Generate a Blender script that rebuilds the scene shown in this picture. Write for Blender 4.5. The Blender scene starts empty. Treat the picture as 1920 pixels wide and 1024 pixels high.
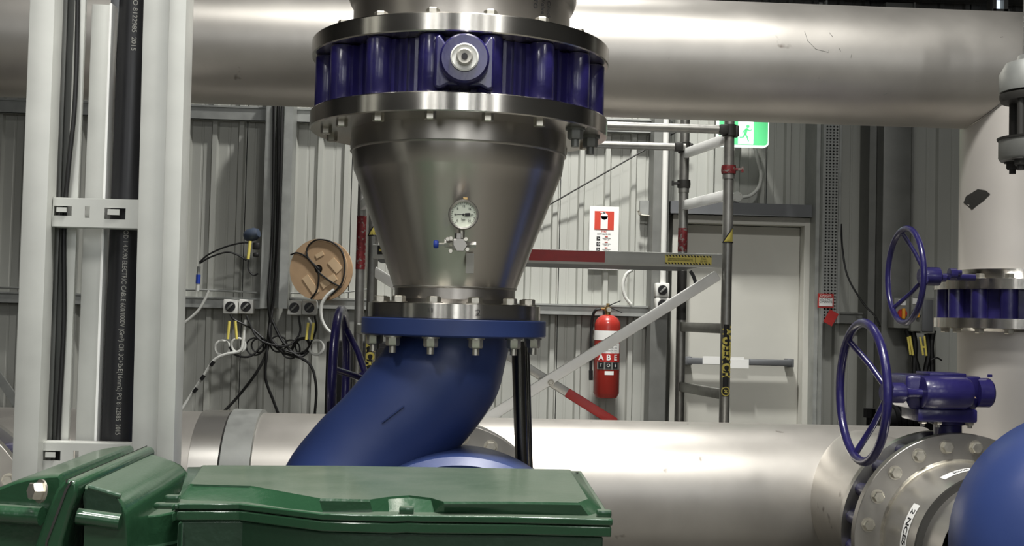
import bpy, bmesh, math, random
from mathutils import Vector as V, Matrix
random.seed(7)
SC = bpy.context.scene
COL = SC.collection
PI = math.pi

# ------------------------------------------------------------------ camera
F = 2200.0
YAW, PITCH, ROLL = 0.044, 0.0355, 0.025
CAM = V((0, 0, 1.5))
fw = V((math.sin(YAW)*math.cos(PITCH), math.cos(YAW)*math.cos(PITCH), math.sin(PITCH)))
r0 = V((math.cos(YAW), -math.sin(YAW), 0)); u0 = r0.cross(fw)
rt = r0*math.cos(ROLL)+u0*math.sin(ROLL); up = u0*math.cos(ROLL)-r0*math.sin(ROLL)
cd = bpy.data.cameras.new('camera'); cam = bpy.data.objects.new('camera', cd); COL.objects.link(cam)
m = Matrix.Identity(4)
for i in range(3):
    m[i][0], m[i][1], m[i][2], m[i][3] = rt[i], up[i], -fw[i], CAM[i]
cam.matrix_world = m
cd.sensor_width = 36; cd.lens = 36*F/1920; cd.clip_start = .05; cd.clip_end = 100
SC.camera = cam
# ------------------------------------------------------------------ world, lights, exposure
w = bpy.data.worlds.new('world'); SC.world = w; w.use_nodes = True
w.node_tree.nodes['Background'].inputs[0].default_value = (.80, .84, .88, 1)
w.node_tree.nodes['Background'].inputs[1].default_value = .3
SC.view_settings.view_transform = 'Standard'; SC.view_settings.look = 'None'
SC.view_settings.exposure = 0.0; SC.view_settings.gamma = 1; SC.view_settings.use_curve_mapping = False
LAMPS = [  # x, y, z, size x, size y, power, beam angle
    (0.80, 1.95, 6.2, .8, .8, 290, 140),
    (-1.3, 1.2, 6.2, 1.0, 1.0, 70, 130),
    (2.6, -1.2, 6.3, .35, 1.2, 80, 140),
    (0.80, 6.7, 6.6, .35, .3, 145, 92),
    (-1.5, -0.3, 4.6, .35, .9, 72, 130)]  # last entry: low fill lamp added to brighten the left ladder
for i, (x, y, z, sx, sy, p, bm_) in enumerate(LAMPS):
    l = bpy.data.lights.new('ceiling_or_fill_lamp', 'AREA'); l.shape = 'RECTANGLE'; l.size = sx; l.size_y = sy
    l.energy = p; l.color = (1, .985, .95); l.spread = math.radians(bm_)
    o = bpy.data.objects.new('ceiling_or_fill_lamp', l); COL.objects.link(o); o.location = (x, y, z)
    if y > 5: o.rotation_euler.x = math.radians(17)
# tall light strips added behind the camera for bands on the metal rims
for x, sx in ((-3.9, .3), (-2.7, .16), (-1.75, .12), (0.35, .75), (1.45, .12), (2.6, .2), (4.2, .4)):
    l = bpy.data.lights.new('reflection_strip', 'AREA'); l.shape = 'RECTANGLE'; l.size = sx; l.size_y = 3.2
    l.energy = 78*sx; l.color = (.97, .99, 1)
    o = bpy.data.objects.new('reflection_strip', l); COL.objects.link(o); o.location = (x, -5.15, 3.6); o.rotation_euler = (math.radians(90), 0, 0)

# ------------------------------------------------------------------ helpers
def ray(px, py):
    return rt*((px-960)/F) - up*((py-512)/F) + fw
def P(px, py, Y):
    d = ray(px, py); return CAM + d*(Y/d.y)
def PZ(px, py, z):
    d = ray(px, py); return CAM + d*((z-CAM.z)/d.z)
def PXp(px, py, X):
    d = ray(px, py); return CAM + d*(X/d.x)
def lin(c):
    c /= 255.0
    return c/12.92 if c <= .04045 else ((c+.055)/1.055)**2.4
def rgb(r, g, b): return (lin(r), lin(g), lin(b), 1)

def mat(name, c, metal=0.0, rough=.5, var=.12, vs=6.0, bump=0.0, bs=80, rv=.1, aniso=0, axis='Z', dust=None, coat=0, emit=None, stretch=(1,1,1), spots=None, spec=.5):
    m = bpy.data.materials.new(name); m.use_nodes = True
    nt = m.node_tree; N = nt.nodes; L = nt.links; b = N['Principled BSDF']
    tc = N.new('ShaderNodeTexCoord'); mp = N.new('ShaderNodeMapping'); mp.inputs['Scale'].default_value = stretch
    L.new(tc.outputs['Object'], mp.inputs[0])
    n = N.new('ShaderNodeTexNoise'); n.inputs['Scale'].default_value = vs; n.inputs['Detail'].default_value = 5
    L.new(mp.outputs[0], n.inputs['Vector'])
    mr = N.new('ShaderNodeMapRange'); mr.inputs[1].default_value = .3; mr.inputs[2].default_value = .7
    mr.inputs[3].default_value = 1-var; mr.inputs[4].default_value = 1+var
    L.new(n.outputs[0], mr.inputs[0])
    mx = N.new('ShaderNodeVectorMath'); mx.operation = 'SCALE'; mx.inputs[0].default_value = rgb(*c)[:3]
    L.new(mr.outputs[0], mx.inputs['Scale'])
    col = mx.outputs[0]
    if spots:
        n2 = N.new('ShaderNodeTexNoise'); n2.inputs['Scale'].default_value = spots[1]; n2.inputs['Detail'].default_value = 3
        L.new(tc.outputs['Object'], n2.inputs['Vector'])
        r2 = N.new('ShaderNodeMapRange'); r2.inputs[1].default_value = spots[2]; r2.inputs[2].default_value = spots[2]+.06
        L.new(n2.outputs[0], r2.inputs[0])
        x2 = N.new('ShaderNodeMix'); x2.data_type = 'RGBA'; x2.inputs['B'].default_value = rgb(*spots[0])
        L.new(r2.outputs[0], x2.inputs['Factor']); L.new(col, x2.inputs['A']); col = x2.outputs['Result']
    rr = N.new('ShaderNodeMapRange'); rr.inputs[3].default_value = max(0, rough-rv*rough); rr.inputs[4].default_value = min(1, rough+rv*rough)
    L.new(n.outputs[0], rr.inputs[0]); ro = rr.outputs[0]
    if dust:   # dust that has settled on faces that look up
        g = N.new('ShaderNodeNewGeometry'); s = N.new('ShaderNodeSeparateXYZ'); L.new(g.outputs['Normal'], s.inputs[0])
        dr = N.new('ShaderNodeMapRange'); dr.inputs[1].default_value = .86; dr.inputs[2].default_value = .985
        L.new(s.outputs['Z'], dr.inputs[0])
        dn = N.new('ShaderNodeMapRange'); dn.inputs[1].default_value = .25; dn.inputs[2].default_value = .65; dn.inputs[3].default_value = .62
        L.new(n.outputs[0], dn.inputs[0])
        mu = N.new('ShaderNodeMath'); mu.operation = 'MULTIPLY'; L.new(dr.outputs[0], mu.inputs[0]); L.new(dn.outputs[0], mu.inputs[1])
        xd = N.new('ShaderNodeMix'); xd.data_type = 'RGBA'; xd.inputs['B'].default_value = rgb(*dust)
        L.new(mu.outputs[0], xd.inputs['Factor']); L.new(col, xd.inputs['A']); col = xd.outputs['Result']
        rm = N.new('ShaderNodeMix'); rm.data_type = 'FLOAT'; rm.inputs['B'].default_value = .62
        L.new(mu.outputs[0], rm.inputs['Factor']); L.new(ro, rm.inputs['A']); ro = rm.outputs['Result']
    L.new(col, b.inputs['Base Color']); L.new(ro, b.inputs['Roughness'])
    b.inputs['Metallic'].default_value = metal
    b.inputs['Specular IOR Level'].default_value = spec
    if coat: b.inputs['Coat Weight'].default_value = coat; b.inputs['Coat Roughness'].default_value = .12
    if aniso:
        b.inputs['Anisotropic'].default_value = aniso
        t = N.new('ShaderNodeTangent'); t.direction_type = 'RADIAL'; t.axis = axis
        L.new(t.outputs[0], b.inputs['Tangent']); b.inputs['Anisotropic Rotation'].default_value = .25
    if bump:
        n3 = N.new('ShaderNodeTexNoise'); n3.inputs['Scale'].default_value = bs; n3.inputs['Detail'].default_value = 2
        L.new(mp.outputs[0], n3.inputs['Vector'])
        bp = N.new('ShaderNodeBump'); bp.inputs['Strength'].default_value = bump; bp.inputs['Distance'].default_value = .01
        L.new(n3.outputs[0], bp.inputs['Height']); L.new(bp.outputs[0], b.inputs['Normal'])
    if emit:
        b.inputs['Emission Color'].default_value = rgb(*c); b.inputs['Emission Strength'].default_value = emit
    return m
M = dict(
    wall=mat('corrugated_steel', (176,177,170), .15, .5, .05, 1.5),
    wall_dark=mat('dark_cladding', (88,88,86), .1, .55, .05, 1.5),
    galv=mat('galvanised_steel', (165,167,163), .55, .48, .10, 14, rv=.2),
    ladder=mat('ladder_galvanised_steel', (190,191,185), .25, .45, .06, 10, rv=.2),
    galv_dull=mat('weathered_galvanised_steel', (128,129,125), .5, .55, .10, 8, rv=.2),
    bolt=mat('zinc_bolt', (196,192,180), .85, .35, .15, 40),
    pipe=mat('pickled_stainless_pipe', (190,186,179), .78, .42, .09, 4, spots=((128,120,112), 9, .70), rv=.12),
    pipe_v=mat('satin_stainless_pipe', (204,199,192), .4, .5, .05, 2.5, spots=((120,112,104), 9, .72)),
    machined=mat('machined_stainless', (206,202,194), 1, .24, .05, 4, aniso=.85, stretch=(1,1,8)),
    machined_y=mat('machined_stainless_rim', (188,186,180), 1, .33, .05, 4, aniso=.6, axis='Y'),
    face=mat('flange_face', (165,162,156), .9, .42, .07, 5),
    cone=mat('brushed_stainless', (192,187,180), 1, .30, .06, 3, aniso=.6, bump=.012, bs=120, stretch=(1,1,.2)),
    collar=mat('ground_stainless', (190,185,178), 1, .36, .07, 5, aniso=.5),
    branch=mat('bright_stainless', (205,202,196), .9, .3, .06, 4, rv=.25),
    navy=mat('navy_enamel', (35,31,82), 0, .3, .10, 12, bump=.12, bs=45, coat=.3),
    blue=mat('blue_pump_paint', (44,60,108), 0, .42, .05, 5, bump=.03, bs=30),
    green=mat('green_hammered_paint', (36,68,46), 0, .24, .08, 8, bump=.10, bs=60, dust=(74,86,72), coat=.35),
    green_dark=mat('green_shaded_copy', (28,52,36), 0, .38, .08, 8, bump=.10, bs=60),  # darker copy of the green paint, shade put into the colour
    black=mat('black_plastic', (26,26,27), 0, .42, .15, 10),
    conduit=mat('black_conduit', (34,34,36), 0, .38, .15, 7, rv=.3, bump=.02, bs=12),
    cable=mat('black_cable', (20,20,20), 0, .5),
    white=mat('white_plastic', (222,222,216), 0, .4, .03),
    wcable=mat('grey_white_cable', (205,206,200), 0, .5, .03),
    door=mat('cream_door_paint', (196,195,186), 0, .42, .02),
    lintel=mat('grey_steel_lintel', (112,114,116), .4, .5, .05),
    alu=mat('scaffold_aluminium', (158,157,152), .75, .42, .13, 22, rv=.2),
    alu_br=mat('bright_aluminium', (250,250,246), .05, .38, .04, 12),
    red=mat('red_paint', (176,48,44), 0, .42, .10, 20),
    redworn=mat('worn_red_paint', (118,40,42), .2, .5, .3, 60, spots=((130,124,118), 55, .56)),
    extred=mat('extinguisher_red', (158,48,40), 0, .25, .04, coat=.3),
    yellow=mat('yellow_tape', (232,216,110), 0, .5, .05),
    kraft=mat('cardboard', (172,144,112), 0, .8, .10, 9),
    kraft2=mat('worn_cardboard', (196,170,136), 0, .8, .10, 9),
    paper=mat('white_paper', (236,236,232), 0, .7, .02),
    ink=mat('black_ink', (24,24,26), 0, .6),
    redink=mat('red_sign_print', (200,66,48), 0, .5, .03),
    brass=mat('brass', (190,160,110), .9, .35),
    tag=mat('blank_tag', (168,166,158), .5, .5, .06, 60),
    green_em=mat('exit_sign_green', (84,190,122), 0, .4, .02, emit=.95),
    white_em=mat('exit_sign_white', (240,250,244), 0, .4, .01, emit=.95),
    knob=mat('blue_plastic', (36,64,160), 0, .35),
    slate=mat('slate_plastic', (62,72,88), 0, .5),
    floor=mat('concrete', (96,94,88), 0, .6, .12, 2),
    roof=mat('roof_sheet', (60,60,60), .1, .6, .05, 1),
    steel=mat('dark_polished_tube', (120,118,112), 1, .22, .05),
    cabinet=mat('black_enamel', (11,11,13), 0, .6, spec=.2),
    box=mat('grey_enclosure', (128,129,124), 0, .5, .04),
    seal=mat('dark_gasket', (44,43,40), 0, .6),
    glass=mat('daylight_glass', (215,228,240), 0, .3, .1, 30, emit=1.3),
    gauge=mat('gauge_dial', (226,232,214), 0, .4, .03),
    orange=mat('amber_rotary', (226,160,50), 0, .5),
)
ORG = {}
def smooth(me, ang=35):
    me.shade_smooth()
    try: me.set_sharp_from_angle(angle=math.radians(ang))
    except Exception: pass
class G:
    def __init__(s): s.v = []; s.f = []
    def add(s, vs, fs):
        k = len(s.v); s.v += [V(v) for v in vs]; s.f += [tuple(i+k for i in f) for f in fs]; return s
    def box(s, c, sz, R=None, bev=0):
        c = V(c); hx, hy, hz = sz[0]/2, sz[1]/2, sz[2]/2
        if bev:
            b = min(bev, hx*.9, hy*.9, hz*.9); bm = bmesh.new(); bmesh.ops.create_cube(bm, size=1)
            for v in bm.verts: v.co = V((v.co.x*sz[0], v.co.y*sz[1], v.co.z*sz[2]))
            bmesh.ops.bevel(bm, geom=bm.edges[:], offset=b, segments=2, affect='EDGES', profile=.5)
            bm.verts.index_update()
            vs = [v.co.copy() for v in bm.verts]; fs = [tuple(v.index for v in f.verts) for f in bm.faces]; bm.free()
        else:
            vs = [V((x, y, z)) for x in (-hx, hx) for y in (-hy, hy) for z in (-hz, hz)]
            fs = [(0,1,3,2),(4,6,7,5),(0,4,5,1),(2,3,7,6),(0,2,6,4),(1,5,7,3)]
        if R is not None: vs = [R @ v for v in vs]
        return s.add([c+v for v in vs], fs)
    def bar(s, a, b, wd, dp, side=V((0,1,0)), bev=0):
        a, b = V(a), V(b); z = (b-a).normalized(); x = side.cross(z).normalized(); y = z.cross(x)
        R = Matrix((x, y, z)).transposed()
        return s.box((a+b)/2, (wd, dp, (b-a).length), R, bev)
    def loft(s, rings, cap=True, closed=True):
        n = len(rings[0]); k = len(s.v)
        for r in rings: s.v += [V(p) for p in r]
        for i in range(len(rings)-1):
            for j in range(n if closed else n-1):
                a = k+i*n+j; b = k+i*n+(j+1) % n; s.f.append((a, b, b+n, a+n))
        if cap:
            s.f.append(tuple(k+j for j in range(n))[::-1]); q = k+(len(rings)-1)*n; s.f.append(tuple(q+j for j in range(n)))
        return s
    def tube(s, pts, r, n=12, closed=False, cap=True):
        pts = [V(p) for p in pts]; m_ = len(pts); rings = []
        rs = r if isinstance(r, (list, tuple)) else [r]*m_
        t = (pts[1]-pts[0]).normalized(); ref = V((0,0,1)) if abs(t.z) < .9 else V((1,0,0))
        x = t.cross(ref).normalized()
        for i, p in enumerate(pts):
            if closed: t = (pts[(i+1) % m_]-pts[i-1]).normalized()
            elif i == 0: t = (pts[1]-p).normalized()
            elif i == m_-1: t = (p-pts[-2]).normalized()
            else: t = ((pts[i+1]-p).normalized()+(p-pts[i-1]).normalized()).normalized()
            x = (x - t*x.dot(t)).normalized(); y = t.cross(x)
            rings.append([p+(x*math.cos(2*PI*j/n)+y*math.sin(2*PI*j/n))*rs[i] for j in range(n)])
        if closed: rings.append(rings[0]); cap = False
        return s.loft(rings, cap)
    def lathe(s, prof, o, ax=V((0,0,1)), n=64, closed=False, a0=0, a1=2*PI, ref=None):
        # prof: (radius, height along axis)
        o = V(o); ax = V(ax).normalized(); ref = V(ref) if ref else (V((1,0,0)) if abs(ax.x) < .9 else V((0,1,0)))
        x = (ref-ax*ref.dot(ax)).normalized(); y = ax.cross(x); full = abs(a1-a0-2*PI) < 1e-6
        k = len(s.v); mm = n if full else n+1
        for (r, h) in prof:
            for j in range(mm):
                a = a0+(a1-a0)*j/n; s.v.append(o+ax*h+(x*math.cos(a)+y*math.sin(a))*max(r, 1e-5))
        m_ = len(prof)
        for i in range(m_ if closed else m_-1):
            for j in range(n):
                a = k+i*mm+j; b = k+i*mm+(j+1) % mm; i2 = (i+1) % m_
                c = k+i2*mm+(j+1) % mm; d = k+i2*mm+j; s.f.append((a, b, c, d))
        return s
    def hexbolt(s, o, ax, r, h, washer=True, stub=0):
        o = V(o); ax = V(ax).normalized()
        if washer: s.lathe([(0,0),(r*1.25,0),(r*1.25,h*.18),(0,h*.18)], o, ax, 16)
        s.lathe([(0,0),(r,0),(r,h*.85),(r*.86,h),(0,h)], o, ax, 6)
        if stub: s.lathe([(0,h),(r*.5,h),(r*.5,h+stub),(0,h+stub)], o, ax, 10)
        return s
    def prism(s, pts, d):
        d = V(d); return s.loft([[V(p) for p in pts], [V(p)+d for p in pts]])
    def build(s, name, m, parent=None, ang=35, bevel=0, **kw):
        org = ORG.get(parent.name, V((0,0,0))) if parent else V((0,0,0))
        if not parent:
            xs = [v.x for v in s.v]; ys = [v.y for v in s.v]; zs = [v.z for v in s.v]
            org = V(((min(xs)+max(xs))/2, (min(ys)+max(ys))/2, min(zs)))
        me = bpy.data.meshes.new(name); me.from_pydata([v-org for v in s.v], [], s.f); me.validate()
        bm = bmesh.new(); bm.from_mesh(me); bmesh.ops.remove_doubles(bm, verts=bm.verts, dist=2e-5)
        bmesh.ops.dissolve_degenerate(bm, dist=1e-6, edges=bm.edges); bmesh.ops.recalc_face_normals(bm, faces=bm.faces); bm.to_mesh(me); bm.free()
        smooth(me, ang)
        o = bpy.data.objects.new(name, me); COL.objects.link(o)
        if m: me.materials.append(M[m] if isinstance(m, str) else m)
        if parent: o.parent = parent
        else: o.location = org
        ORG[o.name] = org
        if bevel:
            b = o.modifiers.new('bevel', 'BEVEL'); b.width = bevel; b.segments = 2; b.limit_method = 'ANGLE'; b.angle_limit = math.radians(40)
        for k, v in kw.items(): o[k] = v
        return o
def thing(name, loc, label, cat, group=None, kind=None):
    o = bpy.data.objects.new(name, None); COL.objects.link(o); o.location = loc; o.empty_display_size = .1
    ORG[o.name] = V(loc); o['label'] = label; o['category'] = cat
    if group: o['group'] = group
    if kind: o['kind'] = kind
    return o
def tag(o, label, cat, group=None):
    o['label'] = label; o['category'] = cat
    if group: o['group'] = group
    return o
def text(s, size, loc, xd, yd, m, name, parent, off=.0008, fn=None, align='CENTER', bold=0):
    cu = bpy.data.curves.new('t', 'FONT'); cu.body = s; cu.size = size; cu.align_x = align; cu.align_y = 'CENTER'; cu.extrude = .0003; cu.offset = bold
    t = bpy.data.objects.new('t', cu); COL.objects.link(t)
    dg = bpy.context.evaluated_depsgraph_get(); me0 = t.evaluated_get(dg).to_mesh()
    vs = [v.co.copy() for v in me0.vertices]; fs = [tuple(p.vertices) for p in me0.polygons]
    bpy.data.objects.remove(t)
    xd, yd = V(xd).normalized(), V(yd).normalized(); nd = xd.cross(yd)
    g = G()
    loc = V(loc)
    if fn: vs = [fn(v) for v in vs]
    else: vs = [loc+xd*v.x+yd*v.y+nd*(v.z+off) for v in vs]
    g.add(vs, fs)
    return g.build(name, m, parent)
def arc3(a, b, c, n=16):   # smooth quadratic path through control point
    a, b, c = V(a), V(b), V(c); return [a*(1-t)**2+b*2*t*(1-t)+c*t*t for t in [i/n for i in range(n+1)]]
def spline(pts, n=8):
    pts = [V(p) for p in pts]; q = [pts[0]*2-pts[1]]+pts+[pts[-1]*2-pts[-2]]; out = []
    for i in range(1, len(q)-2):
        p0, p1, p2, p3 = q[i-1:i+3]
        for k in range(n):
            t = k/n; out.append(.5*((2*p1)+(p2-p0)*t+(2*p0-5*p1+4*p2-p3)*t*t+(3*p1-p0-3*p2+p3)*t**3))
    out.append(pts[-1]); return out
X, Yv, Z = V((1,0,0)), V((0,1,0)), V((0,0,1))
def pw(x0, x1, Y): return abs(x1-x0)*Y/F
def pbox(g, x0, y0, x1, y1, Yf, d, bev=0):   # box whose front face covers the pixel rectangle at depth Yf
    c = P((x0+x1)/2, (y0+y1)/2, Yf); return g.box((c.x, Yf+d/2, c.z), (pw(x0,x1,Yf), d, pw(y0,y1,Yf)), None, bev)

# ================================================================== SETTING
YW = 8.55
g = G(); g.box((.5, 1.8, -.05), (12, 14.2, .1)); g.build('floor', 'floor', kind='structure')
g = G(); g.box((.5, 1.8, 7.05), (12, 14.2, .1)); g.build('ceiling', 'roof', kind='structure')
g = G(); g.box((-5.45, 1.8, 3.5), (.1, 14.2, 7)); g.build('wall_left', 'roof', kind='structure')
g = G(); g.box((6.45, 1.8, 3.5), (.1, 14.2, 7)); g.build('wall_right', 'roof', kind='structure')
g = G(); g.box((.5, -5.25, 3.5), (12, .1, 7)); g.build('wall_front', 'roof', kind='structure')
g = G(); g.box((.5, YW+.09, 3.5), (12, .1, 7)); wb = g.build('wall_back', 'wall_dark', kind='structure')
def sheet(x0, z0, z1, m):
    p = .1905; prof = []
    for k in range(4):
        b = x0+k*p
        prof += [(b,0),(b+.056,0),(b+.060,.003),(b+.072,.003),(b+.076,0),(b+.128,0),(b+.140,-.030),(b+.172,-.030),(b+.184,0)]
    prof.append((x0+4*p+.006, 0))
    g = G(); n = len(prof)
    g.add([(x, YW+y, z) for z in (z0, z1) for x, y in prof], [(i, i+1, i+1+n, i+n) for i in range(n-1)])
    o = g.build('cladding_sheet', m, wb, ang=5); return o
for k in range(14):
    x0 = -4.62+k*.762
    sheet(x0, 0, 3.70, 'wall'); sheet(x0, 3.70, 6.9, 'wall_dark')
# girts, posts
def girt(name, xa, ya, xb, yb, hpx, Y, d=.15, m='galv', up_=.0):
    a, b = P(xa, ya, Y), P(xb, yb, Y); zz = (a.z+b.z)/2; h = hpx*Y/F
    g = G(); xm = (a.x+b.x)/2; L_ = b.x-a.x
    g.box((xm, Y+.002, zz-h/2), (L_, .004, h)); g.box((xm, Y+d/2, zz-.002), (L_, d, .004)); g.box((xm, Y+d/2, zz-h+.002), (L_, d, .004))
    g.box((xm, Y-.006, zz+.002), (L_, .016, .012))
    return g.build(name, m, None, kind='structure')
YG = 8.43
girt('trim_1', -60, 548, 508, 561, 19, YG)
girt('trim_2', 536, 557, 1222, 578, 19, YG)
girt('trim_3', -60, 181, 1262, 232, 24, 8.47, d=.05)
girt('trim_4', 1572, 587, 1652, 590, 20, YG, m='galv_dull')
# stud pair carrying the cables
g = G(); zt = P(510, 160, 8.3).z; zb = P(505, 578, 8.3).z
for xp in (501, 536):
    c = P(xp, 400, 8.28); g.box((c.x, 8.37, (zt+zb)/2), (.062, .18, zt-zb))
c = P(518, 400, 8.45); g.box((c.x, 8.46, (zt+zb)/2), (.16, .012, zt-zb))
g.build('trim_5', 'galv', None, kind='structure')
# post left of the door, jamb column, right hand columns
c = P(1237, 500, 8.3); g = G(); g.box((c.x, 8.41, 1.9), (.115, .22, 3.8)); g.build('trim_6', 'galv_dull', None, kind='structure')
c = P(1679, 500, 8.2); g = G(); g.box((c.x, 8.36, 1.9), (.20, .34, 3.8), None, .004); g.box((c.x-.13, 8.42, 1.9), (.05, .2, 3.8)); g.box((c.x+.104, 8.19, 1.9), (.012, .04, 3.8)); g.build('trim_7', 'galv_dull', None, kind='structure')
c = P(1534, 500, 8.25); g = G(); g.box((c.x-.006, 8.40, 1.9), (.028, .28, 3.8)); g.box((c.x+.016, 8.37, 1.9), (.012, .34, 3.8)); g.build('trim_8', 'galv', None, kind='structure')
# upper eave beam
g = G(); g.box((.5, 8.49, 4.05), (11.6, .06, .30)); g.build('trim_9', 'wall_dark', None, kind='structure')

# unseen slab added overhead to shade the right hand bay
g = G(); g.box((4.08, 7.8, 4.02), (4.66, 1.25, .28)); g.build('trim_11', 'roof', None, kind='structure')

# door
YD = 8.42
cl, cr = P(1262, 600, YD), P(1516, 600, YD); ztop = P(1395, 406, YD).z
g = G(); fwid = .085
g.box((cl.x+.03, YD+.05, ztop/2), (.10, .16, ztop)); g.box((cr.x-.01, YD+.05, ztop/2), (.075, .16, ztop)); g.box(((cl.x+cr.x)/2, YD+.05, ztop-.03), (cr.x-cl.x, .158, .06))
dr = g.build('door_1', 'door', None, kind='structure', bevel=.003)
g = G(); xL, xR = cl.x+.085, cr.x-.05
g.box(((xL+xR)/2, YD+.10, (ztop-.06)/2), (xR-xL, .04, ztop-.07)); g.build('door_leaf', 'door', dr, bevel=.002)
g = G(); a, b = P(1288, 679, YD), P(1484, 680, YD)
zz = a.z+.01; g.box(((a.x+b.x)/2, YD+.005, zz), (b.x-a.x, .045, .045), None, .004)
g.box((a.x+.01, YD+.03, zz), (.05, .09, .06), None, .004); g.box((b.x-.01, YD+.03, zz), (.05, .09, .06), None, .004); g.box((b.x-.16, YD-.004, zz), (.30, .05, .038), None, .004)
g.build('push_bar', 'lintel', dr)
g = G(); g.box((a.x+.26, YD-.022, zz+.008), (.30, .006, .055)); g.box((a.x+.36, YD-.024, zz-.012), (.17, .005, .065)); g.build('taped_paper', 'paper', dr)
c = P(1390, 392, 8.35); g = G(); g.box((c.x, 8.43, c.z), (pw(1255,1526,8.35), .17, .088)); g.box((c.x, 8.345, c.z-.043), (pw(1255,1526,8.35), .03, .006)); g.build('trim_10', 'lintel', None, kind='structure')

# small window high on the right
wn = thing('window_1', P(1884, 10, 8.3), 'small bright window high in the top right corner', 'window', kind='structure'); del wn['category']
a = P(1884, -20, 8.2); g = G(); g.box((a.x-.05, 8.3, a.z), (.03, .1, .5)); g.box((a.x+.035, 8.3, a.z), (.03, .1, .5)); g.box((a.x, 8.3, P(1884,23,8.3).z), (.12, .1, .02)); g.build('window_frame', 'galv_dull', wn)
g = G(); g.box((a.x, 8.32, a.z+.02), (.085, .01, .36)); g.build('pane', 'glass', wn)

# ================================================================== WALL FITTINGS
# perforated cable tray
YT = 8.22
tr = thing('perforated_cable_tray', P(1558, 610, YT), 'galvanised perforated vertical cable tray right of the door', 'cable tray')
zt, zb = P(1560, 200, YT).z, P(1560, 606, YT).z; xc = P(1558, 420, YT).x; wid = pw(1543, 1569, YT)
g = G(); ncol = 4; cw = wid/ncol; nr = int((zt-zb)/cw/0.9); ch = (zt-zb)/nr
for i in range(nr):
    for j in range(ncol):
        cx, cz = xc-wid/2+(j+.5)*cw, zb+(i+.5)*ch; q = .36
        off = 0
        o_ = [(cx-cw/2,cz-ch/2),(cx+cw/2,cz-ch/2),(cx+cw/2,cz+ch/2),(cx-cw/2,cz+ch/2)]
        md = [(cx,cz-ch*q),(cx+cw*q,cz),(cx,cz+ch*q),(cx-cw*q,cz)]
        vs = [(x, YT, z) for x, z in o_+md]
        g.add(vs, [(0,1,4),(1,5,4),(1,2,5),(2,6,5),(2,3,6),(3,7,6),(3,0,7),(0,4,7)])
g.build('perforated_plate', 'galv', tr)
g = G()
for sx in (-1, 1): g.box((xc+sx*(wid/2+.008), YT+.05, (zt+zb)/2), (.018, .13, zt-zb))
g.build('side_rail', 'galv', tr)
g = G(); g.box((xc, YT+.09, (zt+zb)/2), (wid, .01, zt-zb)); g.build('interior_shade', 'black', tr)  # black sheet stands in for the shade inside the tray
c = P(1548, 564, YT-.02); tg = thing('danger_tag', c, 'small red and white tag hanging on the perforated cable tray', 'tag')
g = G(); g.box(c, (.115, .004, .10)); g.box(c+V((.04,0,-.12)), (.07, .004, .10), Matrix.Rotation(.5, 3, 'Y')); g.build('card', 'red', tg)
g = G(); g.box(c+V((0,-.004,-.008)), (.095, .003, .06)); g.build('label_panel', 'paper', tg)
text('DANGER', .02, c+V((0,-.004,.036)), X, Z, 'paper', 'lettering', tg, .002)
text('DO NOT\nOPERATE', .022, c+V((0,-.006,.003)), X, Z, 'ink', 'lettering', tg, .001)

# exit sign
YE = 8.15; c = P(1394, 238, YE); ew, eh = pw(1345, 1443, YE), .30
ex = thing('exit_sign', c, 'lit green running man exit sign above the door', 'sign')
def exface(x0, x1, z0, z1, r=.03, y=YE, d=.03):
    pts = []
    for (cx, cz, a0) in ((x1-r, z0+r, -90), (x1-r, z1-r, 0), (x0+r, z1-r, 90), (x0+r, z0+r, 180)):
        for k in range(5):
            a = math.radians(a0+k*22.5); pts.append((cx+r*math.cos(a), y, cz+r*math.sin(a)))
    return G().prism(pts, (0, d, 0))
zc = P(1394, 275, YE).z+eh/2
exface(c.x-ew/2, c.x+ew/2, zc-eh/2, zc+eh/2, .03, YE, .05).build('housing', 'white_em', ex)
exface(c.x-ew/2+.008, c.x+ew/2-.008, zc-eh/2+.012, zc+eh/2-.01, .025, YE-.004, .004).build('green_face', 'green_em', ex)
px = P(1398, 250, YE).x; g = G(); g.box((px, YE-.006, zc), (pw(1384,1413,YE), .004, eh-.03)); g.build('white_panel', 'white_em', ex)
mz = P(1400, 252, YE).z
g = G(); g.lathe([(0,0),(.012,0),(.012,.003),(0,.003)], (px+.012, YE-.010, mz+.055), -Yv, 20)
def limb(a, b, wd): g.bar((px+a[0], YE-.010, mz+a[1]), (px+b[0], YE-.010, mz+b[1]), wd, .003)
limb((.006,.042),(-.006,.0),.018); limb((.004,.036),(-.018,.022),.008); limb((-.018,.022),(-.024,.002),.007); limb((.006,.036),(.028,.024),.008); limb((.028,.024),(.04,.034),.006)
limb((-.006,.002),(.010,-.022),.011); limb((.010,-.022),(.018,-.052),.009); limb((-.008,.002),(-.018,-.022),.011); limb((-.018,-.022),(-.046,-.024),.008)
g.build('running_figure', 'green_em', ex)
g = G(); ax_ = P(1367, 250, YE).x; g.bar((ax_-.025, YE-.008, mz), (ax_+.03, YE-.008, mz), .02, .003); g.prism([(ax_-.05,YE-.008,mz),(ax_-.02,YE-.008,mz+.03),(ax_-.02,YE-.008,mz-.03)], (0,-.003,0)); g.build('arrow', 'white_em', ex)
g = G(); g.box((c.x, YE+.15, zc+.02), (ew*.6, .24, eh*.7)); g.build('mount', 'box', ex)
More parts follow.
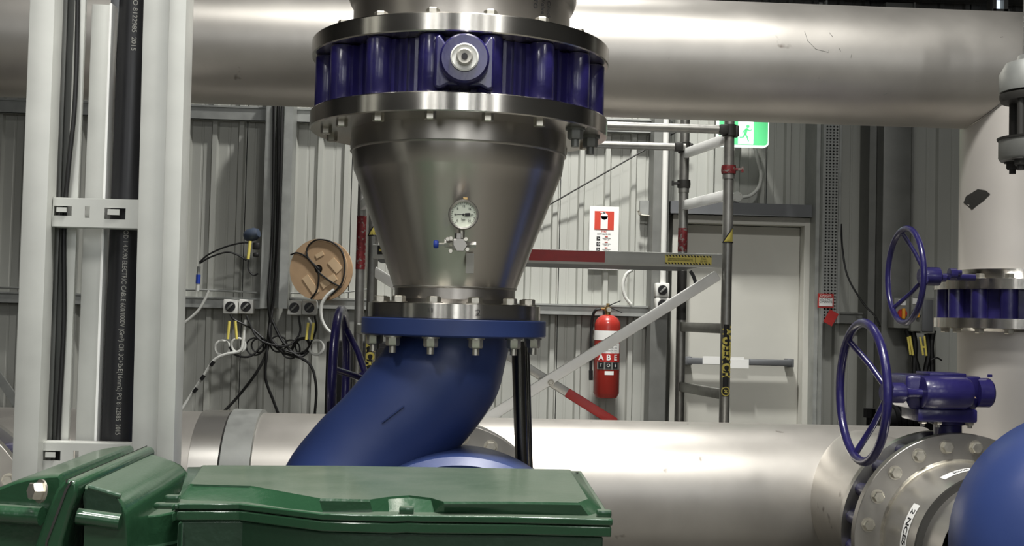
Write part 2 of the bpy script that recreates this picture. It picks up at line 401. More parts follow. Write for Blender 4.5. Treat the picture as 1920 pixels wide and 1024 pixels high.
# conduit + junction box
pts = spline([P(1413,268,8.3), P(1421,300,8.36), P(1427,325,8.40), P(1423,350,8.42), P(1408,366,8.42), P(1392,370,8.43)], 8)
tag(G().tube(pts, .013, 12).build('flexible_conduit', 'wcable'), 'pale curved conduit hanging from the exit sign', 'conduit')
jb = thing('junction_box', P(1383, 369, 8.4), 'round grey junction box at the end of the curved conduit', 'junction box')
c = P(1383, 369, 8.36); G().lathe([(0,0),(.036,0),(.038,-.004),(.038,-.08),(0,-.08)], c, -Yv, 32).build('box_body', 'wcable', jb)
g = G(); 
for a in (45, 225): g.lathe([(0,0),(.004,0),(.004,.003),(0,.003)], c+V((.026*math.cos(math.radians(a)),0,.026*math.sin(math.radians(a)))), -Yv, 8)
g.build('screw', 'bolt', jb)

# extinguisher sign
YS = 8.49; sg = thing('fire_extinguisher_sign', P(1132, 500, YS), 'white fire extinguisher sign with red striped border', 'sign')
x0, x1 = P(1105, 430, YS).x, P(1160, 430, YS).x; z1 = P(1132, 387, YS).z; z0 = z1-.46; sw = x1-x0
G().box(((x0+x1)/2, YS+.006, (z0+z1)/2), (sw, .012, z1-z0)).build('board', 'paper', sg)
g = G(); bw = .022; m_ = .008
def clip_stripes(ax0, az0, ax1, az1, step=.052, wd=.026, y=YS-.0015):
    # parallelogram stripes with slope 1 clipped to a rectangle
    from mathutils.geometry import intersect_line_line_2d
    c0 = az0-ax1; k = math.floor((az0-ax1)/step)
    while k*step < az1-ax0:
        lo, hi = k*step, k*step+wd
        poly = [(ax0,az0),(ax1,az0),(ax1,az1),(ax0,az1)]
        def clip(poly, f):
            out = []
            for i in range(len(poly)):
                p, q = poly[i], poly[(i+1) % len(poly)]; fp, fq = f(p), f(q)
                if fp >= 0: out.append(p)
                if fp*fq < 0:
                    t = fp/(fp-fq); out.append((p[0]+(q[0]-p[0])*t, p[1]+(q[1]-p[1])*t))
            return out
        poly = clip(poly, lambda p: (p[1]-p[0]*.6)-lo)
        if len(poly) > 2: poly = clip(poly, lambda p: hi-(p[1]-p[0]*.6))
        if len(poly) > 2: g.add([(a, y, b) for a, b in poly], [tuple(range(len(poly)))])
        k += 1
a0, a1, b0, b1 = x0+m_, x1-m_, z0+m_, z1-m_
clip_stripes(a0, b1-bw, a1, b1); clip_stripes(a0, b0, a1, b0+bw); clip_stripes(a0, b0+bw, a0+bw, b1-bw); clip_stripes(a1-bw, b0+bw, a1, b1-bw)
g.build('border_stripes', 'redink', sg)
rx0, rx1 = a0+bw+.006, a1-bw-.006; rz1 = b1-bw-.006; rz0 = rz1-.135
G().box(((rx0+rx1)/2, YS-.001, (rz0+rz1)/2), (rx1-rx0, .002, rz1-rz0)).build('red_panel', 'redink', sg)
xm = (rx0+rx1)/2; g = G()
g.box((xm, YS-.003, rz0+.052), (.052, .002, .095)); g.lathe([(0,0),(.026,0)], (xm, YS-.004, rz0+.098), -Yv, 24); g.box((xm, YS-.003, rz0+.124), (.016, .002, .012)); g.box((xm-.014, YS-.003, rz0+.125), (.03, .002, .006))
g.build('extinguisher_symbol', 'paper', sg)
text('FIRE', .022, (xm+.0, YS, rz0-.014), X, Z, 'redink', 'lettering', sg)
text('EXTINGUISHER', .0145, (xm, YS, rz0-.032), X, Z, 'ink', 'lettering', sg)
for k, zz in enumerate((.058, .098, .138, .178)):
    G().box((xm+.018, YS-.001, rz0-zz+.008), (.022, .002, .006)).build('red_heading', 'redink', sg)
    text('WOOD PAPER\nTEXTILES', .0095, (xm+.020, YS, rz0-zz-.010), X, Z, 'ink', 'lettering', sg)
    G().box((xm-.040, YS-.001, rz0-zz-.006), (.026, .002, .028)).build('class_symbol', 'ink', sg)
    text('AOA.'[k], .022, (xm-.040, YS-.002, rz0-zz-.006), -Z, X, 'paper', 'lettering', sg)

# fire extinguisher
YX = 8.33; cx = P(1138, 660, YX).x; fe = thing('fire_extinguisher', (cx, YX, P(1138,748,YX).z), 'red fire extinguisher hanging on the corrugated wall', 'fire extinguisher')
zb, zs, zn = P(1138,747,YX).z, P(1138,612,YX).z, P(1138,590,YX).z; r = .093
prof = [(0,zb+.012),(r*.55,zb),(r*.85,zb+.008),(r,zb+.04),(r,zs)]+[(r*math.cos(a)**.8 if a < 1.5 else .02, zs+(zn-zs)*math.sin(a)) for a in (.2,.4,.6,.8,1.0,1.2,1.35)]+[(.022,zn),(0,zn)]
G().lathe([(a, b) for a, b in prof], (cx, YX, 0), Z, 48).build('cylinder_body', 'extred', fe)
def band(za, zb_, a0, a1, m, name, dr_=.0012):
    g = G(); g.lathe([(r+dr_, za), (r+dr_, zb_)], (cx, YX, 0), Z, 24, a0=math.radians(a0), a1=math.radians(a1)); return g.build(name, m, fe)
zz = lambda py: P(1138, py, YX).z
band(zz(638), zz(620), -178, -2, 'paper', 'white_band')
band(zz(662), zz(643), -140, -30, 'paper', 'instruction_label')
band(zz(678), zz(662), -140, -30, 'red', 'class_label', .002)
band(zz(692), zz(677), -143, -28, 'box', 'icon_label')
band(zz(702), zz(695), -105, -65, 'paper', 'small_label')
for k, s in enumerate('ABE'):
    a = math.radians(-122+k*32); d = V((math.cos(a), math.sin(a), 0)); xd = V((-math.sin(a), math.cos(a), 0))
    text(s, .055, V((cx,YX,zz(670)))+d*(r+.003), xd, Z, 'paper', 'lettering', fe, bold=.0015)
    G().bar(V((cx,YX,zz(690)))+d*(r+.002), V((cx,YX,zz(679)))+d*(r+.002), .042, .003, d).build('icon_square', 'ink', fe)
    text('TOE'[k], .03, V((cx,YX,zz(684.5)))+d*(r+.004), xd, Z, 'paper', 'lettering', fe)
for k in range(3): text('ABE POWDER FIRE', .012, V((cx+.01,YX-r-.001,zz(647+k*5))), X, Z, 'ink', 'lettering', fe)
g = G(); g.lathe([(0,0),(.02,0),(.02,.03),(.027,.03),(.027,.06),(.012,.065),(.012,.085),(0,.085)], (cx, YX, zn-.005), Z, 20); g.tube([(cx-.05,YX-.005,zn+.04),(cx,YX,zn+.04)], .009, 10); g.build('valve_head', 'brass', fe)
g = G(); g.bar((cx-.015,YX-.01,zn+.055), (cx+.085,YX-.03,zn+.1), .022, .006, Z); g.bar((cx-.01,YX-.01,zn+.06), (cx+.10,YX-.03,zn+.015), .022, .006, Z); g.build('squeeze_handle', 'black', fe)
g = G(); g.lathe([(0,0),(.017,0),(.017,.014),(0,.014)], (cx+.004, YX-.024, zn+.035), -Yv, 20); g.build('pressure_dial', 'bolt', fe)
g = G(); g.tube(spline([(cx-.05,YX-.005,zn+.04),(cx-.095,YX,zn+.02),(cx-.112,YX+.02,zn-.08),(cx-.112,YX+.02,zn-.3),(cx-.110,YX+.02,zn-.42)],6), .011, 10); g.tube([(cx-.110,YX+.02,zn-.40),(cx-.108,YX+.02,zn-.47)], .015, 10); g.build('discharge_hose', 'black', fe)
g = G(); g.box((cx, YX+.12, zn-.02), (.05, .08, .12)); g.build('wall_bracket', 'black', fe)

# conduit + isolators on post
c0, c1 = P(1243, 170, 8.26), P(1243, 534, 8.26); 
tag(G().tube([(c1.x,8.26,c0.z),(c1.x,8.26,c1.z)], .021, 16).build('white_conduit', 'white'), 'vertical white conduit left of the door running into switches', 'conduit')
def rotary(pxc, pyc, sz, Y, label, group, cat='switch', nm='rotary_switch'):
    c = P(pxc, pyc, Y); t = thing(nm, c, label, cat, group)
    G().box((c.x, Y, c.z), (sz, .07, sz), None, .008).build('switch_box', 'white', t)
    G().lathe([(0,0),(sz*.36,0),(sz*.33,.012),(0,.012)], (c.x, Y-.034, c.z), -Yv, 28).build('dial', 'black', t)
    R = Matrix.Rotation(-.8, 3, 'Y'); G().box((c.x, Y-.05, c.z), (sz*.55, .02, sz*.14), R, .003).build('lever', 'galv_dull', t); return t
rotary(1241, 544, .098, 8.25, 'upper white rotary switch at the foot of the white conduit', 'white switches on the post by the door')
rotary(1241, 571, .098, 8.25, 'lower white rotary switch on the post, half behind the white brace', 'white switches on the post by the door')
g1 = 'sockets on the girt left of the reducer'
for (x, y, lb) in ((433.5,575,'leftmost of the four square white outlets on the wall rail'), (462.5,575,'second square white outlet from the left on the wall rail'), (553,577,'third square white outlet from the left, under the cardboard reel'), (581,577,'rightmost of the four square white outlets on the wall rail')):
    rotary(x, y, .102, 8.385, lb, g1, 'outlet', 'wall_outlet')
# curved conduit, hook plate, steel rope
tag(G().tube(spline([P(1186,506,8.42), P(1174,515,8.42), P(1168,535,8.42), P(1172,556,8.42), P(1183,571,8.42)],6), .012, 10).build('curved_conduit', 'wcable'), 'short curved white conduit below the plank left of the post', 'conduit')
hk = thing('wall_catch', P(1212, 392, 8.5), 'grey wall plate with small hook latch left of the door post', 'latch')
c = P(1213, 390, 8.48); G().box((c.x, 8.5, c.z), (.10, .03, .11)).build('plate', 'galv', hk)
g = G(); a = P(1199,403,8.46); b = P(1221,405,8.46); g.tube([a,b], .005, 8); g.tube([a, a+V((-.012,-.01,.03))], .006, 8); g.lathe([(0,0),(.012,0),(.012,.015),(0,.015)], a+V((0,0,.01)), -Yv, 12); g.build('hook', 'bolt', hk)
tag(G().tube([P(990,407,8.5), P(1206,283,8.42), P(1290,235,8.42)], .0055, 8).build('stay_wire', 'seal'), 'thin dark stay wire slanting up behind the scaffold rails', 'wire')
tag(G().tube(spline([P(1577,420,8.3),P(1580,470,8.3),P(1590,520,8.25),P(1618,568,8.2),P(1640,592,8.15),P(1650,612,8.1)],6), .007, 8).build('drooping_cable', 'cable'), 'thin black cable drooping beside the perforated tray', 'cable')

# cable reel
YR = 8.15; c = P(598, 505, YR); rl = thing('cable_reel', c, 'brown cardboard cable reel leaning on the wall rail', 'cable reel')
rr = pw(541, 655, YR)/2; ax = V((-.28,-1,.05)).normalized()
G().lathe([(0.03,0),(rr,0),(rr,.012),(0.03,.012)], c, ax, 56, closed=True).build('front_flange', 'kraft', rl)
G().lathe([(0,-.10),(rr,-.10),(rr,-.088),(0,-.088)], c, ax, 56).build('rear_flange', 'kraft', rl)
G().lathe([(rr*.6,-.09),(rr*.6,0)], c, ax, 40).build('core', 'kraft2', rl)
xr = ax.cross(Z).normalized()*-1; zr = ax.cross(xr).normalized()
if zr.z < 0: zr = -zr
def onr(a, b, h=.016): return c+xr*a*rr+zr*b*rr+ax*h
for (a, b, wd, hh, ro) in ((.42,.30,.10,.06,-.8),(-.45,-.25,.15,.05,-.9),(.15,-.55,.12,.05,.6),(-.1,.4,.06,.03,.5)):
    p = onr(a, b, .014); q = p+(xr*math.cos(ro)+zr*math.sin(ro))*wd
    G().bar(p, q, hh, .004, ax).build('paper_label', 'kraft2', rl)
g = G(); g.lathe([(0,0),(rr*.10,0),(rr*.10,.006),(0,.006)], onr(0,0,.012), ax, 20); g.build('hub_hole', 'black', rl)
for pl in ([(-.98,.45),(-.75,.52),(-.4,.38),(-.1,.08),(.1,-.15),(.5,-.42),(.85,-.58)], [(.05,0),(-.35,.35),(-.4,.7),(-.1,.95),(.4,.9),(.8,.6),(.93,.1),(.85,-.45),(.5,-.85)], [(0,0),(.05,-.3),(0,-.7),(-.2,-.98)]):
    G().tube(spline([onr(a,b,.02) for a,b in pl],6), .006, 8).build('loose_cable', 'cable', rl)

# cables around the sockets
def cab(name, pts, Y, r_, m, lb, grp=None, n=8):
    o = G().tube(spline([P(x, y, Y+(d[0] if d else 0)) for x, y, *d in pts], 6), r_, 8).build(name, m); return tag(o, lb, 'cable', grp)
def ring(g, x, y, Y, rpx, r_): 
    c = P(x, y, Y); R = rpx*Y/F; g.tube([c+V((R*math.cos(a), .004*math.sin(2*a), R*math.sin(a))) for a in [2*PI*k/28 for k in range(28)]], r_, 8, closed=True)
cab('white_cable', [(392,545),(384,562),(372,582),(355,598),(338,611)], 8.22, .010, 'wcable', 'white cable curling off the wall rail beside the tray frame')
cab('white_cable', [(627,543),(612,556),(602,575),(603,598),(612,616),(626,628)], 8.1, .012, 'wcable', 'white cable looping down from the cardboard reel behind the wheel')
cc = thing('coiled_white_cable', P(420, 660, 8.25), 'pale cable with two loops below the two left outlets', 'cable')
g = G(); ring(g, 417, 653, 8.25, 13.5, .010); ring(g, 447, 648, 8.25, 13, .010)
g.tube(spline([P(461,600,8.25), P(458,622,8.25), P(456,640,8.24), P(450,658,8.23), P(425,664,8.22), P(402,675,8.22), P(385,700,8.22), P(360,738,8.22), P(336,775,8.2)],6), .011, 8); g.build('cable_run', 'wcable', cc)
g = G(); 
for x, y in ((398,682),(380,708),(366,732)): g.tube([P(x-3,y+4,8.2), P(x+3,y-4,8.2)], .013, 8)
g.build('cable_tie', 'black', cc)
g = G(); ring(g, 593, 652, 8.25, 13, .010); g.tube(spline([P(578,596,8.26),P(588,615,8.25),P(586,640,8.25)],5), .008, 8); tag(g.build('coiled_white_cable', 'wcable'), 'single pale cable loop below the two right outlets', 'cable')
for (x, y, x2, y2, lb) in ((430,602,427,636,'leftmost yellow cable marker below the left outlets'), (441,602,444,636,'second yellow cable marker below the left outlets'), (578,605,574,637,'left yellow cable marker below the right outlets'), (588,605,584,637,'right yellow cable marker below the right outlets')):
    tag(G().tube([P(x,y,8.2), P(x2,y2,8.2)], .0095, 10).build('cable_marker', 'yellow'), lb, 'marker', 'yellow cable markers')
bb = thing('black_cable_bundle', P(505, 620, 8.3), 'bundle of black cables hanging between the wall studs', 'cable bundle')
runs = [[(514,150),(513,300),(510,450),(503,560),(508,615),(500,660),(480,700),(445,745),(412,780)], [(530,150),(527,300),(523,430),(515,540),(506,600),(500,665),(498,710),(512,750),(524,782)],
        [(522,180),(520,400),(513,560),(505,630),(530,660),(565,672),(585,690),(593,730),(590,780)], [(432,590),(440,600),(470,615),(500,640),(520,652)], [(462,592),(480,630),(505,645),(540,648),(562,625),(560,592)],
        [(590,592),(592,620),(570,660),(530,655),(505,632)], [(498,640),(470,668),(440,665),(430,650)], [(510,600),(530,640),(560,668),(580,655),(574,635),(556,640),(545,660)]]
for rn in runs: G().tube(spline([P(x, y, 8.24+random.uniform(-.03,.03)) for x, y in rn],6), .0075 if len(rn) < 7 else .010, 8).build('cable_run', 'cable', bb)
g = G()
for (x, y, rp) in ((485,648,13),(478,650,16),(568,650,14),(545,655,17),(522,645,15)): ring(g, x, y, 8.26, rp, .006)
g.build('loose_loops', 'cable', bb)
# blue plug and its leads
pg = thing('trailing_plug', P(473, 440, 8.3), 'dark blue plug with yellow marker hanging on the wall stud', 'plug')
c = P(473, 440, 8.26); G().lathe([(0,-.06),(.03,-.055),(.045,-.03),(.045,.02),(.03,.05),(0,.055)], c, V((.9,-.3,.25)), 20).build('plug_body', 'slate', pg)
g = G(); g.box(c+V((.03,0,-.08)), (.05,.03,.05), None, .008); g.box(c+V((.03,0,-.14)), (.04,.03,.03), None, .008); g.build('clamp', 'black', pg)
G().tube([P(469,452,8.2), P(465,486,8.2)], .011, 10).build('yellow_marker', 'yellow', pg)
for pl in ([(374,492),(390,478),(420,464),(450,456),(468,455)], [(374,494),(395,482),(425,473),(445,478),(462,488)], [(466,488),(466,505),(475,516),(484,513)]):
    G().tube(spline([P(x,y,8.22) for x,y in pl],6), .006, 8).build('lead', 'cable', pg)
tp = thing('hanging_lead_end', P(372, 520, 8.3), 'blue and clear lead end standing on the wall rail', 'cable end')
g = G(); g.tube([P(373,500,8.25),P(372,515,8.25)], .012, 10); g.build('collar', 'galv', tp)
g = G(); g.tube([P(372,515,8.25),P(371,532,8.25)], .016, 10); g.build('sleeve', 'knob', tp)
g = G(); g.tube([P(371,532,8.25),P(370,546,8.25)], .013, 10); g.build('tail', 'wcable', tp)
tag(G().tube([P(345,543,8.42),P(415,545,8.42),P(497,550,8.42)], .008, 8).build('thin_conduit', 'galv'), 'thin metal conduit lying along the left wall rail', 'conduit')
tag(G().tube([P(-40,538,8.42),P(60,541,8.42)], .008, 8).build('thin_conduit', 'galv'), 'thin metal conduit along the wall rail at the left picture edge', 'conduit')
tag(G().tube([P(540,549,8.42),P(620,552,8.42),P(700,541,8.42)], .006, 8).build('thin_conduit', 'galv'), 'thin conduit beneath the cardboard reel', 'conduit')
tag(G().bar(P(-30,668,8.35), P(42,770,8.35), .06, .02).build('diagonal_strut', 'galv'), 'flat steel strut slanting low at the left edge', 'strut')

# small dark machine parts showing over the lower header on the right
dm = thing('drain_pump', P(1650, 800, 6.6), 'small black drain pump half hidden behind the lower header', 'pump')
g = G(); c = P(1700, 792, 6.6); g.lathe([(0,-.14),(.07,-.14),(.085,-.1),(.085,.1),(.07,.13),(0,.13)], c, X, 24)
for k in range(6): g.lathe([(.085,-.01),(.1,-.01),(.1,.01),(.085,.01)], c+V((-.08+k*.032,0,0)), X, 24, closed=True)
g.build('motor_body', 'cabinet', dm)
g = G(); c2 = P(1630, 796, 6.6); g.tube([c2+V((0,0,-.1)), c2+V((0,0,.05)), c2+V((.12,0,.06))], .022, 12); g.lathe([(0,0),(.035,0),(.035,.05),(0,.05)], c2+V((0,0,.04)), Z, 8); g.build('inlet_fitting', 'cabinet', dm)
g = G(); g.box((c.x-.05, 6.6, (c.z-.09)/2), (.3,.2,c.z-.09)); g.build('pump_stand', 'cabinet', dm)

# black cabinet behind scaffold
YK = 7.7; a, b = P(612, 640, YK), P(748, 640, YK); kb = thing('floor_cabinet', ((a.x+b.x)/2, YK+.15, 0), 'black floor cabinet behind the blue handwheel', 'cabinet')
G().box(((a.x+b.x)/2, YK+.15, a.z/2), (b.x-a.x, .3, a.z), None, .01).build('cabinet_body', 'cabinet', kb)
G().box(((a.x+b.x)/2, YK-.008, a.z/2), (b.x-a.x-.04, .016, a.z-.06), None, .004).build('cabinet_door', 'cabinet', kb)

# isolators on the right column
def isolator(x0, x1, y0, y1, lb, rot=None, Y=8.02):
    c = P((x0+x1)/2, (y0+y1)/2, Y); t = thing('isolator_box', c, lb, 'switch box', 'grey isolator boxes')
    g = G(); pbox(g, x0, y0, x1, y1, Y, .14, .008); g.build('enclosure', 'box', t)
    if rot:
        q = P((x0+x1)/2, y0+9, Y); G().box((q.x, Y-.003, q.z), (.05, .006, .04)).build('name_plate', 'paper', t)
        q = P((x0+x1)/2, y0+30, Y); G().lathe([(0,0),(.032,0),(.030,.02),(0,.02)], q, -Yv, 20).build('dial', rot[0], t)
        G().box((q.x, Y-.03, q.z), (.02, .02, .07), None, .003).build('lever', rot[1], t)
    else:
        g = G(); pbox(g, x0+3, y0+4, x1-4, y1-4, Y-.012, .012, .004); g.build('lid', 'lintel', t)
    return t
isolator(1676, 1706, 558, 616, 'left grey isolator with amber and red rotary on the column', ('red','orange'))
isolator(1708, 1727, 556, 622, 'middle narrow grey isolator with yellow rotary lever', ('box','orange'))
isolator(1726, 1754, 558, 626, 'right plain grey isolator beside the blue lugged valve')
ic = thing('isolator_cables', P(1720, 640, 8.1), 'black cables with yellow markers hanging under the isolators', 'cable bundle')
g = G()
for pl in ([(1712,622),(1716,650),(1714,690),(1716,730)], [(1700,618),(1712,660),(1722,700),(1722,740)], [(1738,626),(1742,660),(1735,700),(1738,740)], [(1750,620),(1746,650),(1748,690),(1745,730)]): g.tube(spline([P(x,y,8.1) for x,y in pl],5), .02, 8)
g.tube(spline([P(1745,676,8.05),P(1756,671,8.05),P(1766,676,8.05)],5), .006, 6); g.build('cable_run', 'cable', ic)
for (xa,ya,xb,yb) in ((1702,632,1707,665),(1706,630,1712,666),(1725,632,1731,666),(1733,630,1737,667),(1727,650,1735,652)):
    G().tube([P(xa,ya,7.98),P(xb,yb,7.98)], .0075, 8).build('yellow_marker', 'yellow', ic)

# ================================================================== SCAFFOLD
YF, YB = 6.1, 6.75
sf = thing('mobile_scaffold', (P(1010,600,YF).x, YF, 0), 'aluminium mobile scaffold tower with red marked plank deck', 'scaffold')
def pole(pxm, pym, Y, r_, m='alu', z1=3.1):
    c = P(pxm, pym, Y); G().tube([(c.x,Y,0),(c.x,Y,z1)], r_, 20).build('upright', m, sf); return c.x
R_ = .027
xFR = pole(1361, 600, YF, R_); xBR = pole(1277, 600, YB, R_+.001); xBL = pole(674, 560, YB, R_); xFL = pole(697, 560, YF, R_)
def zat(px, py, Y): return P(px, py, Y).z
# rungs of the two end frames
def rung(z, side, m='alu_br', wd=.055):
    a = V((xFR if side else xFL, YF, z)); b = V((xBR if side else xBL, YB, z)); d = (b-a).normalized()
    G().bar(a+d*.02, b-d*.02, .03, wd, V((0,0,1)), .006).build('rung', m, sf)
for py in (258, 365, 616, 740): rung(zat(1355, py, YF), 1, 'alu_br' if py < 400 else 'alu')
for py in (265, 365, 620, 745, 870): rung(zat(697, py, YF), 0)
for py in (870, 1000): rung(zat(1355, py, YF), 1, 'alu')
# guard rails
za = zat(1300, 243, YF); G().tube([(xFL,YF-.03,za),(xFR-.02,YF-.03,za)], .0235, 16).build('guard_rail', 'alu', sf)
zb_ = zat(1200, 275, YB); G().tube([(xBL,YB-.03,zb_),(xBR,YB-.03,zb_)], .022, 16).build('guard_rail', 'alu', sf)
for x, y_, z_ in ((xFR,YF,za),(xBR,YB,zb_)):
    g = G(); g.lathe([(.03,-.03),(.037,-.03),(.037,.03),(.03,.03)], (x,y_,z_), Z, 20, closed=True); g.box((x-.04,y_-.03,z_), (.05,.06,.05), None, .01); g.box((x+.035,y_-.01,z_-.005), (.02,.05,.06), None, .006); g.build('rail_clamp', 'seal', sf)
for (x, y_, py, px_) in ((xFR,YF,318,1),(xBR,YB,345,-1)):
    z_ = zat(1360 if px_ > 0 else 1277, py, y_); g = G(); g.lathe([(.028,-.022),(.038,-.022),(.040,0),(.038,.022),(.028,.022)], (x,y_,z_), Z, 16, closed=True); g.tube([(x+px_*.03,y_-.02,z_),(x+px_*.065,y_-.02,z_)], .008, 8); g.box((x+px_*.068,y_-.02,z_), (.012,.01,.03)); g.build('locking_collar', 'redworn' if px_ > 0 else 'seal', sf)
    G().lathe([(.028,-.05),(.032,-.05),(.032,-.024),(.028,-.024)], (x,y_,z_), Z, 16, closed=True).build('sleeve', 'alu', sf)
# deck
dk_l, dk_r = P(700, 474, YF), P(1349, 489, YF); zd = (dk_l.z+dk_r.z)/2; L_ = dk_r.x-dk_l.x; dh = 26*YF/F; xm = (dk_l.x+dk_r.x)/2
dk = G().box((xm, YF-.045, zd), (L_, .03, dh), None, .004).build('plank_deck', 'ladder', sf)
g = G(); g.box((xm-.05, (YF+YB)/2-.02, zd-dh/2+.02), (L_-.1, YB-YF-.04, .03)); g.build('deck_board', 'lintel', dk)
xa, xb = P(992, 480, YF-.06).x, P(1134, 483, YF-.06).x; G().box(((xa+xb)/2, YF-.0615, zd+.004), (xb-xa, .002, dh-.016)).build('red_paint_band', 'red', dk)
xa, xb = P(1247, 490, YF-.06).x, P(1334, 490, YF-.06).x; sx, sz_ = (xb-xa), 17*YF/F; xs = (xa+xb)/2
st = G().box((xs, YF-.0615, zd), (sx, .002, sz_)).build('hazard_sticker', 'yellow', dk)
g = G()
for k in range(15):
    for s_ in (-1, 1):
        x_ = xa+(k+.2)*sx/15; z_ = zd+s_*sz_/2; q = sz_*.17
        g.add([(x_,YF-.0632,z_),(x_+sx/30,YF-.0632,z_),(x_+sx/30+.005*(-1 if s_ < 0 else 1),YF-.0632,z_-s_*q),(x_+.005*(-1 if s_ < 0 else 1),YF-.0632,z_-s_*q)], [(0,1,2,3)])
g.box((xs+sx*.15, YF-.0632, zd), (.0016,.0005,sz_*.9)); g.build('hazard_print', 'ink', dk)
text('CAUTION SAFE WORKING LOAD\nREAD INSTRUCTIONS BEFORE USE', .0085, (xs-sx*.17, YF-.0632, zd), X, Z, 'ink', 'lettering', dk)
text('MAX\n225 KG', .012, (xs+sx*.33, YF-.0632, zd), X, Z, 'ink', 'lettering', dk)
xq = P(717, 470, YF-.06).x; g = G(); g.box((xq, YF-.0615, zd+.008), (.05,.002,.045)); g.build('black_sticker', 'ink', dk); G().box((xq, YF-.0635, zd+.008), (.034,.002,.012)).build('sticker_print', 'yellow', dk)
# braces
a, b = P(1346, 516, YF-.03), P(860, 818, YF-.03); G().bar(a, b, .055, .028, Yv, .006).build('diagonal_brace', 'alu_br', sf)
a2, b2 = P(700, 508, YF-.01), P(1170, 803, YF-.01)
def al(t): return a2+(b2-a2)*t
G().bar(al(0), al(.16), .052, .026, Yv, .005).build('cross_brace', 'alu_br', sf)
G().bar(al(.16), b2, .046, .024, Yv, .005).build('cross_brace', 'alu', sf)
G().bar(al(.77), al(.965), .050, .028, Yv, .005).build('red_paint_band', 'red', sf)
jp = al(.705)-V((0,.035,0)); G().hexbolt(jp, -Yv, .014, .012).build('pivot_bolt', 'bolt', sf)
# worn red paint, stickers, lettering on uprights
def sleeve(x, Y, z0, z1, m, nm, r_=R_+.0012, a0=0, a1=360): G().lathe([(r_,z0),(r_,z1)], (x,Y,0), Z, 24, a0=math.radians(a0), a1=math.radians(a1)).build(nm, m, sf)
sleeve(xBR, YB, zat(1277,472,YB), zat(1277,428,YB), 'redworn', 'worn_red_band')
sleeve(xBL, YB, zat(674,505,YB), zat(674,405,YB), 'redworn', 'worn_red_band')
sleeve(xBR, YB, zat(1277,600,YB), zat(1277,508,YB), 'seal', 'dark_band')
for x, p0, p1 in ((xFR,455,422),(xFL,442,408)):
    z0_, z1_ = zat(1361 if x > 0 else 697, p0, YF), zat(1361 if x > 0 else 697, p1, YF)
    g = G(); rr_ = R_+.0015; n_ = 14
    for k in range(n_):
        A = [math.radians(-150+120*j/n_) for j in (k, k+1)]; t0, t1 = k/n_, (k+1)/n_
        g.add([(x+rr_*math.cos(A[0]),YF+rr_*math.sin(A[0]),z0_),(x+rr_*math.cos(A[1]),YF+rr_*math.sin(A[1]),z0_),(x+rr_*math.cos(A[1]),YF+rr_*math.sin(A[1]),z0_+(z1_-z0_)*t1),(x+rr_*math.cos(A[0]),YF+rr_*math.sin(A[0]),z0_+(z1_-z0_)*t0+.002)], [(0,1,2,3)])
    g.build('warning_sticker', 'yellow', sf)
    g = G(); rr_ += .001
    g.tube([(x+rr_*math.cos(math.radians(-150+120*k/10)), YF+rr_*math.sin(math.radians(-150+120*k/10)), z0_+(z1_-z0_)*k/10) for k in range(11)], .003, 6)
    g.tube([(x+rr_*math.cos(math.radians(-160+140*k/10)), YF+rr_*math.sin(math.radians(-160+140*k/10)), z0_) for k in range(11)], .003, 6)
    g.build('sticker_edge', 'ink', sf)
def wraptext(s, x, Y, ztop, size, m, name, parent, rad, step, squeeze=1.0, a_c=-90):
    # letters rotated a quarter turn, read from top to bottom, bent round a vertical tube
    def fn(v):
        a = math.radians(a_c)+v.y/rad; rr = rad+v.z+.0012
        return V((x+rr*math.cos(a), Y+rr*math.sin(a), ztop-v.x*squeeze))
    return text(s, size, (0,0,0), X, Yv, m, name, parent, fn=fn, align='LEFT', bold=.0035 if size > .03 else 0)
for x, pt, s_ in ((xFR, 612, 'WUEERICH'), (xFL, 590, 'WUEERICH')):
    zt_ = zat(1361 if x > 0 else 697, pt, YF); ln = 112*YF/F
    sleeve(x, YF, zt_-ln-.055, zt_+.01, 'ink', 'letter_backing', R_+.001, -125, -62)
    o = wraptext(s_, x, YF, zt_, .062, 'yellow', 'lettering', sf, R_+.0015, 0, ln/.36)
    zc_ = zt_-ln-.028; g = G(); pts = []
    for k in range(20):
        a = 2*PI*k/20; an = math.radians(-90)+.02*math.cos(a)/R_; pts.append((x+(R_+.003)*math.cos(an), YF+(R_+.003)*math.sin(an), zc_+.022*math.sin(a)))
    g.tube(pts, .0028, 6, closed=True); g.box((x, YF-R_-.003, zc_), (.022,.002,.005), Matrix.Rotation(.8,3,'Y')); g.box((x, YF-R_-.003, zc_), (.018,.002,.005), Matrix.Rotation(-.8,3,'Y')); g.build('round_emblem', 'yellow', sf)
g = G(); q = spline([P(1294,508,YB-.1),P(1301,520,YB-.1),P(1304,536,YB-.1),P(1296,550,YB-.1),P(1280,562,YB-.1)],5)
for i in range(len(q)-1): g.bar(q[i], q[i+1]+(q[i+1]-q[i])*.2, .02, .004, Yv)
tag(g.build('black_strap', 'black'), 'black webbing strap dangling from the scaffold deck', 'strap')

# ================================================================== HEADERS AND BRANCHES
UP_Y, UP_R = 5.05, .258
a, b = P(360, 80, UP_Y), P(1800, 131, UP_Y); zup = (a.z+b.z)/2; dz = (b.z-a.z)/(b.x-a.x)
uh = thing('upper_header_pipe', (0, UP_Y, zup-UP_R), 'large dull stainless header pipe crossing the top of the picture', 'pipe')
def upt(x): return V((x, UP_Y, zup+dz*(x-(a.x+b.x)/2)))
G().tube([upt(-5.2), upt(6.2)], UP_R, 96).build('pipe_run', 'pipe', uh)
xv = P(1915, 400, UP_Y).x; zu = upt(xv).z
